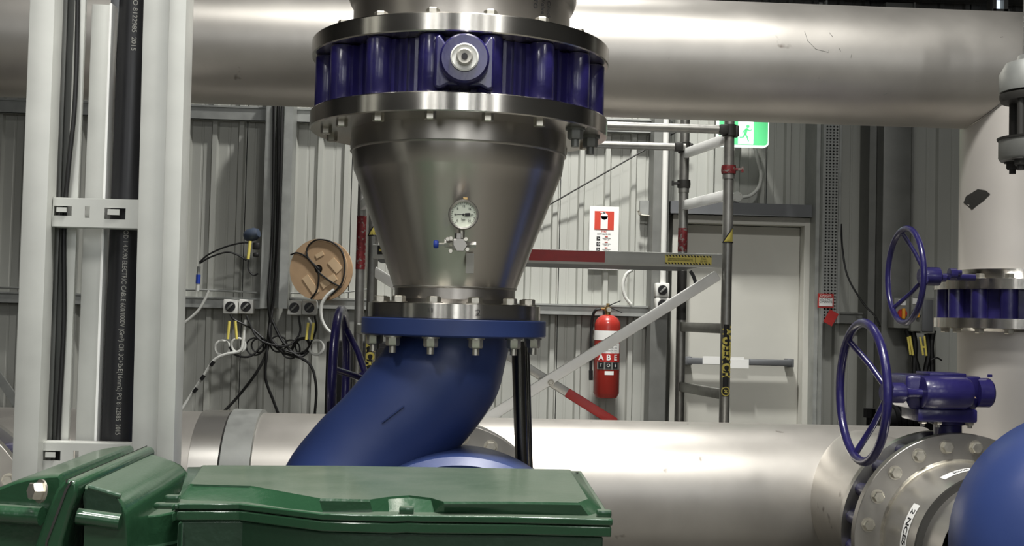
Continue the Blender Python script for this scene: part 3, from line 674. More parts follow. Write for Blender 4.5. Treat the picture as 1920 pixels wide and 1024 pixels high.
# saddle: vertical branch of same size
vp = thing('vertical_branch_pipe', (xv, UP_Y, 0), 'pale vertical stainless pipe at the right edge carrying the lugged valve', 'pipe')
zf1, zf2 = P(1900, 541, UP_Y-.36).z, P(1900, 598, UP_Y-.36).z
ztf, zbf = P(1900, 521, UP_Y-.36).z, P(1900, 617, UP_Y-.36).z
G().lathe([(UP_R,ztf+.0),(UP_R,zu-.02)], (xv,UP_Y,0), Z, 80).build('upper_pipe', 'pipe_v', vp)
G().lathe([(UP_R,0.0),(UP_R,zbf)], (xv,UP_Y,0), Z, 80).build('lower_pipe', 'pipe_v', vp)
g = G()   # weld saddle line
pts = []
for k in range(73):
    t = -PI*k/72; xx = math.cos(t); yy = math.sin(t); h = math.sqrt(max(0, 1-yy*yy))*UP_R
    pts.append((xv+xx*(UP_R+.002), UP_Y+yy*(UP_R+.002), zu-h))
g.tube(pts, .004, 6); g.build('saddle_weld', 'face', vp)
FR = .36
G().lathe([(UP_R-.005,zf1),(FR,zf1),(FR,ztf),(UP_R+.03,ztf),(UP_R+.012,ztf+.03),(UP_R+.012,ztf+.045),(UP_R-.005,ztf+.045)], (xv,UP_Y,0), Z, 80, closed=True).build('upper_flange', 'machined', vp)
G().lathe([(UP_R-.005,zf2),(FR,zf2),(FR,zbf),(UP_R+.01,zbf),(UP_R-.005,zbf-.02)], (xv,UP_Y,0), Z, 80, closed=True).build('lower_flange', 'machined', vp)
for k in range(16):
    an = math.radians(11.25+22.5*k); d = V((math.cos(an), math.sin(an), 0))*(FR-.045)
    if d.y > .1: continue
    G().hexbolt(V((xv,UP_Y,ztf))+d, Z, .02, .022).build('bolt', 'bolt', vp)
    G().hexbolt(V((xv,UP_Y,zbf))+d, -Z, .02, .022).build('bolt', 'bolt', vp)
pc = P(1858, 370, UP_Y-.25); aa = math.atan2(-.9, (pc.x-xv)/UP_R)
def onv(px_, py_, r_=UP_R+.0025):
    q_ = P(px_, py_, UP_Y-.2); u_ = max(-1, min(1, (q_.x-xv)/r_)); return V((xv+r_*u_, UP_Y-r_*math.sqrt(1-u_*u_), q_.z))
g = G(); ol = [(1853,350),(1861,354),(1866,362),(1858,374),(1848,388),(1843,372),(1845,360)]
for k in range(7):
    (x1_, y1_), (x2_, y2_) = ol[k], ol[(k+1) % 7]; f_ = lambda x_, y_, t_: onv(1853+(x_-1853)*t_, 367+(y_-367)*t_)
    for q_ in range(4):
        t0_, t1_ = q_/4+.001, (q_+1)/4; g.add([f_(x1_,y1_,t0_), f_(x1_,y1_,t1_), f_(x2_,y2_,t1_), f_(x2_,y2_,t0_)], [(0,1,2,3)])
g.build('tape_residue', 'seal', vp, label='dark torn tape patch')
def onu(px_, py_, r_=UP_R+.0010):
    q_ = P(px_, py_, UP_Y-.2); c_ = upt(q_.x); u_ = max(-1, min(1, (q_.z-c_.z)/r_)); return V((q_.x, UP_Y-r_*math.sqrt(1-u_*u_), c_.z+r_*u_))
g = G()
for pl in ([(1503,64),(1507,82),(1522,98),(1545,104),(1549,66),(1554,74)], [(1565,96),(1568,102)], [(1588,108),(1587,114)], [(1867,74),(1872,73)], [(1656,178),(1664,175)]): g.tube([onu(*p_) for p_ in pl], .0007, 4)
g.build('marker_scribble', 'galv_dull', uh, kind='stuff')
bv = thing('lugged_valve', (xv, UP_Y, zf2), 'navy blue lugged butterfly valve between flanges at the right edge', 'valve')
G().lathe([(UP_R,zf2),(UP_R+.045,zf2),(UP_R+.045,zf1),(UP_R,zf1)], (xv,UP_Y,0), Z, 64, closed=True).build('valve_body', 'navy', bv)
for k in range(16):
    an = math.radians(11.25+22.5*k); d = V((math.cos(an), math.sin(an), 0))
    if d.y > .5: continue
    G().lathe([(0,zf2),(.036,zf2),(.036,zf1),(0,zf1)], V((xv,UP_Y,0))+d*(FR-.043), Z, 18).build('lug', 'navy', bv)
def handwheel(name, cen, R, hubdx, shaft_to, label, rt_=.0155, a_off=0, group=None):
    t = thing(name, cen, label, 'handwheel', group); cen = V(cen)
    G().tube([cen+V((0,R*math.cos(2*PI*k/72),R*math.sin(2*PI*k/72))) for k in range(72)], rt_, 14, closed=True).build('rim', 'navy', t)
    hub = cen+V((hubdx,0,0))
    for k in range(3):
        an = a_off+2*PI*k/3; e = cen+V((0,R*math.cos(an),R*math.sin(an)))
        G().tube([hub, hub+(e-hub)*.5+V((hubdx*.08,0,0)), e], rt_*.72, 12).build('spoke', 'navy', t)
    G().lathe([(0,-.03),(.03,-.03),(.038,.0),(.038,.05),(.022,.06),(0,.06)], hub, X, 24).build('hub', 'navy', t)
    G().lathe([(0,0),(.014,0),(.014,shaft_to-hub.x),(0,shaft_to-hub.x)], hub, X, 14).build('shaft', 'navy', t)
    return t
cw_ = P(1697, 517, 4.75); handwheel('handwheel', cw_, 90*4.75/F, .09, xv-FR+.02, 'upper navy handwheel beside the vertical pipe valve', .0125, math.radians(195), 'navy handwheels')
g = G(); c = P(1790, 512, 4.75); hs = thing('actuator_stub', c, 'small navy gear shaft block resting on the right valve flange', 'valve fitting')
g.tube([P(1755,521,4.75), P(1772,521,4.75)], .018, 10); g.build('shaft_end', 'navy', hs)
g = G(); g.tube([P(1780,512,4.72), P(1802,511,4.72)], .012, 10); g.lathe([(0,-.014),(.024,-.014),(.024,.014),(0,.014)], P(1786,514,4.72), X, 12); g.build('lock_pin', 'navy', hs)

# lower header
LH_Y, LH_R = 5.55, .335; LH_Z = P(1100, 921, LH_Y).z
lh = thing('lower_header_pipe', (0, LH_Y, LH_Z-LH_R), 'wide lower stainless header pipe running behind the blue pump', 'pipe')
xe = P(1800, 1015, 4.35).x
G().tube([(-5.2,LH_Y,LH_Z),(xe+.34,LH_Y,LH_Z)], LH_R, 96).build('pipe_run', 'pipe', lh)
def xl(px): return P(px, 830, LH_Y-.3).x
G().lathe([(LH_R,0),(LH_R+.008,.003),(LH_R+.008,xl(411)-xl(353)-.003),(LH_R,xl(411)-xl(353))], (xl(353),LH_Y,LH_Z), X, 96).build('polished_coupling', 'branch', lh, label='shiny polished stainless coupling band')
G().lathe([(LH_R,0),(LH_R+.016,.0),(LH_R+.016,xl(470)-xl(414)),(LH_R,xl(470)-xl(414)+.004)], (xl(414),LH_Y,LH_Z), X, 96).build('repair_band', 'galv', lh, label='dull grey wrapped band')
G().lathe([(LH_R+.001,0),(LH_R+.009,.001),(LH_R+.009,.007),(LH_R,.008)], (xl(411),LH_Y,LH_Z), X, 96).build('joint_gap', 'seal', lh)
for sx, lb in ((.8,'a'),(-3.2,'b')):
    G().box((sx, LH_Y, (LH_Z-LH_R)/2+.03), (.12,.5,LH_Z-LH_R+.06)).build('saddle_support', 'galv_dull', lh)

XP = [P(-153, 965, 4.35).x, P(834, 992, 4.35).x, P(1800, 1015, 4.35).x]; ZP = LH_Z
ZP = P(1800, 1015, 4.35).z
NAMES = ['left picture edge', 'centre, behind the blue pump casing', 'right foreground']
FRb = .402; PR = .305
def branch(i):
    x = XP[i]; yf = 4.35; nm = NAMES[i]
    t = thing('branch_pipe', (x, yf, 0.2), ['flanged stainless branch at the left picture edge', 'flanged stainless branch behind the centre blue pump', 'flanged stainless branch with white label at lower right'][i], 'pipe', 'flanged branches off the lower header')
    O = V((x, 0, ZP))
    # stub from header
    G().lathe([(PR,4.56),(PR,LH_Y-.05)], O, Yv, 80).build('header_stub', 'pipe', t)
    G().lathe([(PR-.01,4.525),(FRb-.008,4.525),(FRb-.008,4.56),(PR,4.56)], O, Yv, 96, closed=True).build('rear_flange', 'machined_y', t)
    G().lathe([(PR-.01,yf),(FRb-.002,yf),(FRb,yf+.002),(FRb,yf+.038),(PR-.01,yf+.038)], O, Yv, 96, closed=True).build('front_flange', 'face', t)
    G().lathe([(PR-.01,yf-.30),(PR-.01,yf+.01)], O, Yv, 80).build('hub_ring', 'collar' if 0 else 'branch', t)
    G().lathe([(PR-.012,yf-.004),(PR-.004,yf-.008),(PR+.002,yf+.001)], O, Yv, 80).build('weld_bead', 'bolt', t)
    G().lathe([(PR-.034,yf-.320),(PR-.008,yf-.318),(PR-.008,yf-.302),(PR-.034,yf-.300)], O, Yv, 80).build('groove_seal', 'seal', t)
    G().lathe([(PR-.030,3.46 if i < 2 else 3.88),(PR-.030,yf-.31)], O, Yv, 80).build('suction_spool', 'branch', t)
    n = 20
    for k in range(n):
        an = 2*PI*(k+.5)/n; d = V((math.cos(an),0,math.sin(an)))*(FRb-.047)
        if d.z < -.12: continue
        G().hexbolt(V((x,yf,ZP))+d, -Yv, .0215, .022, True).build('bolt', 'bolt', t)
    return t
BR = [branch(i) for i in range(3)]
def valve(i):
    x = XP[i]; O = V((x,0,ZP))
    t = thing('butterfly_valve', (x, 4.45, .2), ['navy butterfly valve between the flanges at the left picture edge', 'navy geared butterfly valve behind the centre blue pump', 'navy geared butterfly valve with white triangle at lower right'][i], 'valve', 'geared butterfly valves on the lower header')
    G().lathe([(PR-.005,4.39),(PR+.028,4.39),(PR+.028,4.523),(PR-.005,4.523)], O, Yv, 64, closed=True).build('valve_body', 'navy', t)
    for k in range(20):
        an = 2*PI*(k+.5)/20; d = V((math.cos(an),0,math.sin(an)))*(FRb-.047)
        if d.z < -.12 : continue
        G().lathe([(0,4.39),(.027,4.39),(.027,4.523),(0,4.523)], V((x,0,ZP))+d, Yv, 14).build('lug', 'navy', t)
    zn = ZP+PR
    G().lathe([(0,0),(.052,0),(.052,.12),(.07,.125),(.07,.15),(0,.15)], (P(1779,790,4.44).x-XP[2]+x, 4.45, zn), Z, 28).build('stem_neck', 'navy', t)
    dx = x-XP[2]
    def q(px, py, Y=4.3): return P(px, py, Y)+V((dx,0,0))
    a, b = q(1706,705), q(1856,772); bx = G()
    cx_, cz_ = (a.x+b.x)/2, (a.z+b.z)/2
    # gear housing: chamfered body
    hw, hz = (b.x-a.x)/2, (a.z-b.z)/2
    out = [(-hw,-.085),(-hw,.10),(-hw+.03,.13),(hw-.03,.13),(hw,.09),(hw,-.05),(hw-.06,-.10),(-hw+.02,-.10)]
    bx.loft([[V((cx_+u*.86, 4.42+v*.86, cz_-hz)) for u, v in out], [V((cx_+u, 4.42+v, cz_-hz+.035)) for u, v in out], [V((cx_+u, 4.42+v, cz_+hz-.012)) for u, v in out], [V((cx_+u*.96, 4.42+v*.94, cz_+hz)) for u, v in out]])
    hb = bx.build('gear_housing', 'navy', t, bevel=.004)
    g = G(); g.box((cx_-.0, 4.40, cz_-hz-.02), (hw*1.5, .17, .05), None, .008); g.build('housing_foot', 'navy', t)
    c = q(1780,700); G().box((c.x, 4.38, cz_+hz+.006), (.14,.14,.014), None, .004).build('top_cover', 'navy', t)
    c = q(1750,737); G().lathe([(0,-.02),(.058,-.01),(.062,0),(.062,.15),(.05,.17),(0,.18)], (c.x-.03, 4.31, c.z+.002), X, 32).build('worm_barrel', 'navy', t)
    c = q(1846,739); G().lathe([(0,0),(.056,0),(.056,.05),(.05,.058),(0,.058)], (c.x, 4.38, c.z), X, 32).build('end_cap', 'navy', t)
    c = q(1700,737); G().lathe([(.016,-.06),(.034,-.055),(.034,-.01),(.02,.0),(.017,.02),(.017,.12)], (c.x-.0, 4.30, c.z), X, 24).build('shaft_sleeve', 'navy', t)
    for (px_, py_) in ((1730,786),(1759,788),(1818,790)):
        c = q(px_, py_-3, 4.36); G().hexbolt(c, -Z, .017, .022, True, .01).build('bolt', 'bolt', t)
    for (px_, py_) in ((1762,702),(1800,703),(1856,706)):
        c = q(px_, py_, 4.36); G().hexbolt((c.x,4.36,cz_+hz), Z, .010, .010, False).build('cover_screw', 'navy', t)
    yy = 4.42-.102
    if i == 2:
        pts = [q(1801,724,yy), q(1811,723,yy), q(1830,747,yy), q(1801,744,yy)]; pts = [V((p.x, yy, p.z)) for p in pts]; G().prism(pts, (0,-.003,0)).build('torn_sticker', 'kraft2', t, label='torn whitish triangle sticker')
    cen = q(1617, 735, 4.30); hub_x = q(1668,735,4.3).x-cen.x
    if i > 0: handwheel('handwheel', (cen.x,4.30,cen.z), 131*4.30/F, hub_x, a.x+.03, ['', 'navy handwheel seen edge-on left of the centre blue pump', 'large navy handwheel on the lower right geared valve'][i], .0165, math.radians(48), 'navy handwheels')
    return t
for i in range(3): valve(i)
# white strip label on the right branch collar
O = V((XP[2],0,ZP)); g = G(); rr_ = PR-.0085
g.lathe([(rr_,4.10),(rr_,4.148)], O, Yv, 16, a0=math.radians(0), a1=math.radians(34), ref=(-1,0,0)) if False else None
def colp(ang, y, r=rr_): a = math.radians(ang); return V((XP[2]+r*math.cos(a), y, ZP+r*math.sin(a)))
g.loft([[colp(a, 4.12), colp(a, 4.175)] for a in range(146, 181, 2)], cap=False, closed=False); g.build('strip_label', 'paper', BR[2], label='white printed strip label')
def fnl(v): 
    ang = 163.0+math.degrees(v.x/rr_); return colp(ang, 4.147-v.y, rr_+.0006+v.z)
text('2 NCES', .042, (0,0,0), X, Yv, 'ink', 'lettering', BR[2], fn=fnl, bold=.0008)
g = G(); g.loft([[colp(a, 4.14+.0), colp(a, 4.19)] for a in range(98, 122, 2)], cap=False, closed=False); g.build('strip_label', 'paper', BR[2])
def fnl2(v): 
    ang = 106-math.degrees(v.x/rr_); return colp(ang, 4.165+v.y*-1, rr_+.0006+v.z)
text('KNE', .03, (0,0,0), X, Yv, 'ink', 'lettering', BR[2], fn=fnl2)

# ================================================================== PUMPS
YC = 3.3; XC = P(857, 400, YC).x
zB1, zB2 = P(857, 599, YC-.25).z, P(857, 633, YC-.25).z
def pump(dx, first):
    x = XC+dx
    t = thing('pump_casing', (x, YC, 0), 'royal blue pump casing with swan neck discharge under the cone' if first else 'royal blue pump casing bulging at the right edge', 'pump', 'royal blue pumps')
    RB = .258
    G().lathe([(0.1,zB2),(RB-.004,zB2),(RB,zB2+.004),(RB,zB1-.003),(RB-.003,zB1),(0.1,zB1)], (x,YC,0), Z, 96, closed=True).build('discharge_flange', 'blue', t)
    # neck axis and radius down into the volute
    D = V((dx,0,0)); s = YC/F
    cent = [((850,628),.157),((848,650),.156),((832,690),.168),((805,730),.169),((765,778),.168),((722,825),.166),((680,870),.170),((650,930),.190),((650,1000),.20)]
    prs = [ (P(px_,py_,YC)+D, r_) for (px_,py_), r_ in cent]
    prs[0] = (V((x, YC, zB2+.01)), .165); 
    g = G(); sp = spline([p for p,_ in prs], 5); rs = spline([V((r_,0,0)) for _,r_ in prs], 5); g.tube(sp, [r_.x for r_ in rs], 64); g.build('discharge_elbow', 'blue', t, ang=60)
    # casting seam mark
    c = P(858, 1118, 3.1)+D; RV = .368
    G().lathe([(0,-.10),(RV-.07,-.10),(RV-.06,-.12),(RV-.02,-.13),(RV,-.11),(RV,.16),(RV-.04,.22),(RV-.16,.28),(0,.28)], (c.x, 3.17, c.z), Yv, 96).build('volute_case', 'blue', t, ang=40)
    for k in range(20):
        an = 2*PI*(k+.5)/20
        if math.sin(an) < .2: continue
        G().hexbolt((c.x+(RV-.095)*math.cos(an), 3.17-.10, c.z+(RV-.095)*math.sin(an)), -Yv, .016, .016).build('bolt', 'blue', t)
    G().lathe([(.34,0),(.34,c.z-.1),(0,c.z-.1)], (c.x,3.32,0), Z, 40).build('pump_foot', 'blue', t)
    for k in range(12):
        an = math.radians(15+30*k); d = V((math.cos(an), math.sin(an),0))*(RB-.03)
        G().hexbolt(V((x,YC,zB2))+d, -Z, .019, .028, True, .018).build('bolt', 'bolt', t)
    return t
PU = pump(0, True)
g = G(); a, b = P(716,792,3.138), P(757,761,3.134); g.bar(a, b, .004, .010, Yv); 
g.build('casting_mark', 'blue', PU)
# right hand pump: only its rounded side shows at the frame edge
XR = P(2096, 600, YC).x-0
t = thing('pump_casing', (P(2000,1010,3.6).x, 3.6, 0), 'lighter blue pump casing bulging in at the lower right corner', 'pump', 'royal blue pumps')
c = P(2062, 1035, 3.6); Rr = (2062-1797)*3.6/F
prof = [(0,-.30)]+[(Rr*math.sin(a), -.30*math.cos(a)) for a in [k*PI/24 for k in range(1,13)]]+[(Rr,.1),(Rr*.9,.2),(0,.25)]
G().lathe(prof, c, V((.10,1,0)), 96).build('volute_case', 'blue', t, ang=60)
G().lathe([(.18,0),(.18,c.z-.2),(0,c.z-.2)], (c.x,3.65,0), Z, 40).build('pump_foot', 'blue', t)
# polished stand pipe below the flange
a, b = P(972, 640, 3.52), P(983, 900, 3.52)
sp_ = thing('stand_pipe', (b.x,3.52,ZP+.135), 'dark polished steel tube standing right of the blue elbow', 'pipe')
G().tube([(a.x,3.52,a.z),(b.x+.006,3.52,ZP+.135)], .0215, 24).build('tube', 'steel', sp_)
G().tube([(a.x+.026,3.54,a.z),(b.x+.030,3.54,ZP+.135)], .008, 12).build('side_tube', 'steel', sp_)

# ================================================================== CONICAL REDUCER
zN1 = P(857, 569, YC-.24).z; zN2 = zB1+.0015
rd = thing('conical_reducer', (XC, YC, zN2), 'brushed stainless conical reducer with flanges carrying the pressure gauge', 'reducer')
RT = .4165
zL1, zL2 = P(860, 171, YC-RT).z, P(860, 208, YC-RT).z
zU1, zU2 = P(860, 22, YC-RT).z, P(860, 58, YC-RT).z
zk = P(860, 262, YC-.30).z; zk2 = P(860,302,YC-.29).z; zc0 = P(860, 538, YC-.17).z
G().lathe([(.30,zL2),(RT-.003,zL2),(RT,zL2+.003),(RT,zL1-.003),(RT-.003,zL1),(.30,zL1)], (XC,YC,0), Z, 128, closed=True).build('top_flange', 'machined', rd)
G().lathe([(.302,zL2),(.302,zk),(.299,zk-.004)], (XC,YC,0), Z, 128).build('upper_collar', 'collar', rd)
prof = [(.299,zk-.004),(.292,zk2),(.288,zk2-.006)]
for k in range(1, 9): t_ = k/8; prof.append((.288+(.172-.288)*t_, zk2-.006+(zc0-zk2+.006)*t_))
G().lathe(prof, (XC,YC,0), Z, 128).build('cone_shell', 'cone', rd, ang=60)
G().lathe([(.172,zc0),(.169,zc0-.004),(.169,zN1+.012),(.182,zN1)], (XC,YC,0), Z, 96).build('neck', 'collar', rd)
G().tube([(XC+.171*math.cos(2*PI*k/72), YC+.171*math.sin(2*PI*k/72), zc0) for k in range(72)], .003, 6, closed=True).build('weld_bead', 'face', rd)
G().tube([(XC+.3015*math.cos(2*PI*k/96), YC+.3015*math.sin(2*PI*k/96), zk) for k in range(96)], .0022, 6, closed=True).build('weld_bead', 'face', rd)
RN = .241
G().lathe([(.10,zN2),(RN,zN2),(RN,zN1-.002),(RN-.002,zN1),(.10,zN1)], (XC,YC,0), Z, 96, closed=True).build('bottom_flange', 'machined', rd)
text('2', .022, (P(897,588,YC-RN).x, YC-RN-.001+.006, P(897,587,YC-RN).z), X, Z, 'ink', 'lettering', rd, .006)
text('11', .018, (P(806,580,YC-RN).x, YC-RN+.008, P(806,582,YC-RN).z), X, Z, 'ink', 'lettering', rd, .006)
for k in range(12):
    an = math.radians(15+30*k); d = V((math.cos(an), math.sin(an),0))*(RN-.03)
    G().hexbolt(V((XC,YC,zN1))+d, Z, .019, .018).build('bolt', 'bolt', rd)
for k in range(16):
    an = math.radians(11.25+22.5*k); d = V((math.cos(an), math.sin(an),0))*(RT-.045)
    G().hexbolt(V((XC,YC,zL2))+d, -Z, .0155, .016, False).build('bolt', 'bolt', rd)
    if k in (14, 15): G().hexbolt(V((XC,YC,zL2))+d, -Z, .021, .030, True, .02).build('nut', 'galv_dull', rd)
# riveted plate tag
c = P(881, 494, YC-.205); g = G(); g.box((c.x, YC-.214, c.z), (.021,.002,.056), Matrix.Rotation(-.28,3,'X')); g.build('blank_tag', 'tag', rd)
# butterfly valve
mv = thing('main_butterfly_valve', (XC, YC, zL1), 'large navy lugged butterfly valve with round boss above the cone', 'valve')
zq0, zq1 = zL1+.001, zU2-.001
G().lathe([(.30,zq0),(.352,zq0),(.352,zq1),(.30,zq1)], (XC,YC,0), Z, 128, closed=True).build('valve_body', 'navy', mv)
for k in range(16):
    an = math.radians(11.25+22.5*k); d = V((math.cos(an), math.sin(an),0))
    g = G(); c_ = V((XC,YC,0))+d*(RT-.044); g.lathe([(0,zq0),(.030,zq0),(.034,zq0+.006),(.034,zq1-.006),(.030,zq1),(0,zq1)], c_, Z, 20)
    tn = V((-d.y,d.x,0)); g.bar(V((XC,YC,zq0+.004))+d*.352, V((XC,YC,zq1-.004))+d*.352, .09, .03, d)
    g.build('lug', 'navy', mv)
for k in range(16):
    an = math.radians(22.5*k); d = V((math.cos(an), math.sin(an),0)); G().bar(V((XC,YC,zq0+.002))+d*.356, V((XC,YC,zq1-.002))+d*.356, .006, .012, d).build('rib', 'navy', mv)
bc = P(871, 112, YC-.43); bx0 = V((bc.x, YC-.34, bc.z)); H_ = (zq1-zq0)
g = G(); pts = []
wv = .074
for u, v in ((-1,-.44),(-.8,-.47),(-.55,-.40),(.55,-.40),(.8,-.47),(1,-.44),(1,.40),(.85,.46),(.65,.30),(.3,.42),(-.3,.42),(-.65,.30),(-.85,.46),(-1,.40)): pts.append((bc.x+u*wv, YC-.415, (zq0+zq1)/2+v*H_))
g.prism(pts, (0,.09,0)); g.build('boss_pad', 'navy', mv, bevel=.006)
G().lathe([(0,0),(.061,0),(.061,.108),(.056,.115),(0,.115)], bx0, -Yv, 48).build('boss', 'navy', mv)
G().lathe([(0,0),(.0345,0),(.0345,.004),(.031,.006),(.030,.002),(0,.002)], bx0+V((0,-.117,0)), -Yv, 40).build('bearing_cap', 'white', mv, label='pale round metal bearing cap')
G().lathe([(.007,0),(.0205,0),(.0205,.010),(.017,.012),(.007,.010)], bx0+V((0,-.120,0)), -Yv, 36, closed=True).build('cap_ring', 'tag', mv)
G().lathe([(0,0),(.0075,0),(.0075,.003),(0,.003)], bx0+V((0,-.130,0)), -Yv, 20).build('centre_hole', 'ink', mv)
# flanged spool above
us = thing('flanged_spool', (XC,YC,zU2), 'stainless flanged pipe spool above the navy valve with handwriting', 'pipe')
G().lathe([(.30,zU2),(RT-.003,zU2),(RT,zU2+.003),(RT,zU1-.003),(RT-.003,zU1),(.30,zU1)], (XC,YC,0), Z, 128, closed=True).build('flange', 'machined', us)
ze = P(1075, 36, YC).z
G().lathe([(.305,zU1),(.305,ze),(.311,ze+.012)], (XC,YC,0), Z, 128).build('collar', 'collar', us)
G().lathe([(.300,ze+.004),(.313,ze+.014),(.322,ze+.035),(.322,ze+.06),(.309,ze+.08),(.309,3.8),(.30,3.8)], (XC,YC,0), Z, 128).build('upper_pipe', 'collar', us, ang=60)
for k in range(16):
    an = math.radians(11.25+22.5*k); d = V((math.cos(an), math.sin(an),0))*(RT-.045)
    G().hexbolt(V((XC,YC,zU1))+d, Z, .0175, .020).build('bolt', 'bolt', us)
    if k in (11,12): pass
for j, (s_, px_) in enumerate((('TO', 1003), ('Valve', 1018), ('Check', 1030))):
    an0 = math.asin(max(-1,min(1,(P(px_, 10, YC-.22).x-XC)/.306)))
    def fnw(v, an0=an0):
        a = an0+v.y/.306; r_ = .3062+v.z; return V((XC+r_*math.sin(a), YC-r_*math.cos(a), P(1018,[22,24,26][j],YC-.25).z+.024+v.x*-1))
    text(s_, .019, (0,0,0), X, Yv, 'ink', 'lettering', us, fn=fnw)

# ================================================================== GAUGE AND NEEDLE VALVE
cg = P(869, 403, 2.97); pgz = thing('pressure_gauge', cg, 'round steel pressure gauge with pale dial on the cone', 'gauge')
Rg = 28.5*2.97/F
G().lathe([(0,-.03),(Rg*.9,-.03),(Rg*.92,-.004),(Rg,-.002),(Rg,.010),(Rg*.94,.014),(Rg*.84,.010),(Rg*.84,0),(0,0)], cg, -Yv, 64).build('case', 'branch', pgz)
G().lathe([(0,.002),(Rg*.85,.002)], cg, -Yv, 48).build('dial_face', 'gauge', pgz)
g = G()
for k in range(28):
    a = math.radians(-45+270*k/27); d = V((math.cos(a),0,math.sin(a))); r1, r2 = Rg*.80, Rg*(.70 if k % 3 == 0 else .75)
    if True: g.bar(cg+d*r1+V((0,-.0035,0)), cg+d*r2+V((0,-.0035,0)), .0012, .0006, Yv)
g.build('tick_marks', 'ink', pgz)
for k in range(7):
    a = math.radians(225-270*k/6); d = V((math.cos(a),0,math.sin(a))); text(str(k*4), .0075, cg+d*Rg*.56+V((0,-.0032,0)), X, Z, 'ink', 'lettering', pgz, .0004)
text('bar', .008, cg+V((0,-.0032,-.012)), X, Z, 'ink', 'lettering', pgz, .0004)
g = G(); g.bar(cg+V((.012,-.005,.002)), cg+V((-.022,-.005,-.001)), .0014, .0008, Yv); g.bar(cg+V((.004,-.005,0)), cg+V((.017,-.005,.001)), .008, .0012, Yv); g.lathe([(0,0),(.003,0),(.003,.003),(0,.003)], cg+V((0,-.004,0)), -Yv, 14); g.build('needle', 'ink', pgz)
G().box(cg+V((.004,.01,Rg+.003)), (.012,.016,.008), None, .001).build('relief_plug', 'brass', pgz)
G().lathe([(0,0),(.0075,0),(.0075,.022),(0,.022)], cg+V((-.003,.012,-Rg-.020)), Z, 12).build('gauge_stem', 'bolt', pgz)
nv = thing('needle_valve', P(857, 458, 2.97), 'small steel needle valve with blue knob below the gauge', 'valve')
c = P(860, 458, 2.97)+V((0,.012,0))
g = G(); g.box(c, (.030,.030,.028), None, .003); g.lathe([(0,-.012),(.017,-.012),(.017,.022),(0,.022)], c+V((.004,.0,-.002)), -Yv, 6); g.lathe([(0,0),(.012,0),(.012,.02),(0,.02)], c+V((-.036,0,.002)), X, 6); g.lathe([(0,0),(.009,0),(.009,.03),(0,.03)], c+V((.014,0,0)), X, 6); g.lathe([(0,0),(.011,0),(.011,.014),(0,.014)], c+V((0,0,.014)), Z, 6)
g.build('valve_block', 'face', nv)
for k, (u, v_) in enumerate(((-.020,.014),(.018,.013),(-.020,-.018),(.022,-.013),(-.028,.012))): G().hexbolt(c+V((u,-.012,v_)), -Yv, .006, .007, False).build('screw', 'bolt', nv)
g = G(); g.lathe([(.003,0),(.003,.03)], c+V((-.062,0,.0)), X, 10); g.build('spindle', 'bolt', nv)
G().lathe([(0,0),(.008,0),(.0105,.003),(.0105,.010),(.008,.013),(0,.013)], c+V((-.064,0,-.001)), X, 18).build('blue_knob', 'knob', nv)
G().lathe([(0,0),(.012,0),(.012,.12),(0,.12)], c+V((.0,.0,0)), Yv, 16).build('tapping_nipple', 'face', nv)

# ================================================================== THREADED COUPLING TOP RIGHT
cq = P(1930, 150, 4.2); rc = thing('tie_rod_coupling', cq, 'dark tie rod coupling with two round plates at the top right edge', 'coupling')
def zq(py): return P(1905, py, 4.2).z
cx_ = P(1944, 200, 4.2).x; Rq = .128
G().lathe([(0,zq(172)),(Rq,zq(172)),(Rq+.002,zq(166)),(Rq+.002,zq(138)),(Rq*.85,zq(118)),(Rq*.55,zq(112)),(Rq*.52,zq(103)),(0,zq(103))], (cx_,4.2,0), Z, 56).build('upper_cap', 'galv', rc)
G().lathe([(0,zq(190)),(Rq*.96,zq(190)),(Rq,zq(182)),(Rq,zq(176)),(0,zq(176))], (cx_,4.2,0), Z, 56).build('rubber_disc', 'seal', rc)
G().lathe([(0,zq(262)),(Rq+.006,zq(262)),(Rq+.008,zq(258)),(0,zq(256))], (cx_,4.2,0), Z, 56).build('gasket', 'seal', rc)
G().lathe([(0,zq(300)),(Rq-.004,zq(300)),(Rq+.002,zq(295)),(Rq+.002,zq(262)),(0,zq(262))], (cx_,4.2,0), Z, 56).build('lower_plate', 'galv_dull', rc)
for (dx, dy) in ((-.085,-.055),(-.045,-.095),(.03,-.10),(.09,-.04),(-.06,.06)):
    G().lathe([(0,zq(262)),(.014,zq(262)),(.014,zq(180)),(0,zq(180))], (cx_+dx,4.2+dy,0), Z, 14).build('tie_rod', 'seal', rc)
    G().hexbolt((cx_+dx,4.2+dy,zq(300)), -Z, .024, .028, True, .016).build('nut', 'seal', rc)
G().hexbolt((cx_-.04,4.15,zq(103)), Z, .018, .018).build('nut', 'bolt', rc)
G().tube([(cx_,4.2,zq(112)), (cx_,4.2,4.4)], .05, 24).build('hanger', 'galv_dull', rc)

# ================================================================== LEFT CABLE LADDER
YL = 2.78; sL = YL/F
ld = thing('cable_ladder', (P(190,500,YL).x, YL, 0), 'tall galvanised steel cable ladder frame at the left', 'cable ladder')
def rail(xt, xb_, wpx, Y, d, nm, m='galv', z1=3.2, top=None):
    # member whose centre passes pixel (xt,0) and (xb_,850)
    a, b = P(xt, 0, Y), P(xb_, 850, Y); sl = (a-b)/(a.z-b.z); p0 = b-sl*b.z; p1 = b+sl*((top if top else z1)-b.z)
    return G().bar(p0, p1, wpx*Y/F, d, Yv, .0015)
rail(88, 56, 45, YL, .06, 0).build('left_rail', 'ladder', ld)
g = rail(300, 278, 48, YL, .06, 0); g2 = rail(341, 317, 31, YL-.012, .075, 0); g.build('right_rail', 'ladder', ld); g2.build('right_rail_flange', 'ladder', ld)
rail(117, 86, 20, YL+.06, .005, 0).build('rail_web', 'galv_dull', ld)
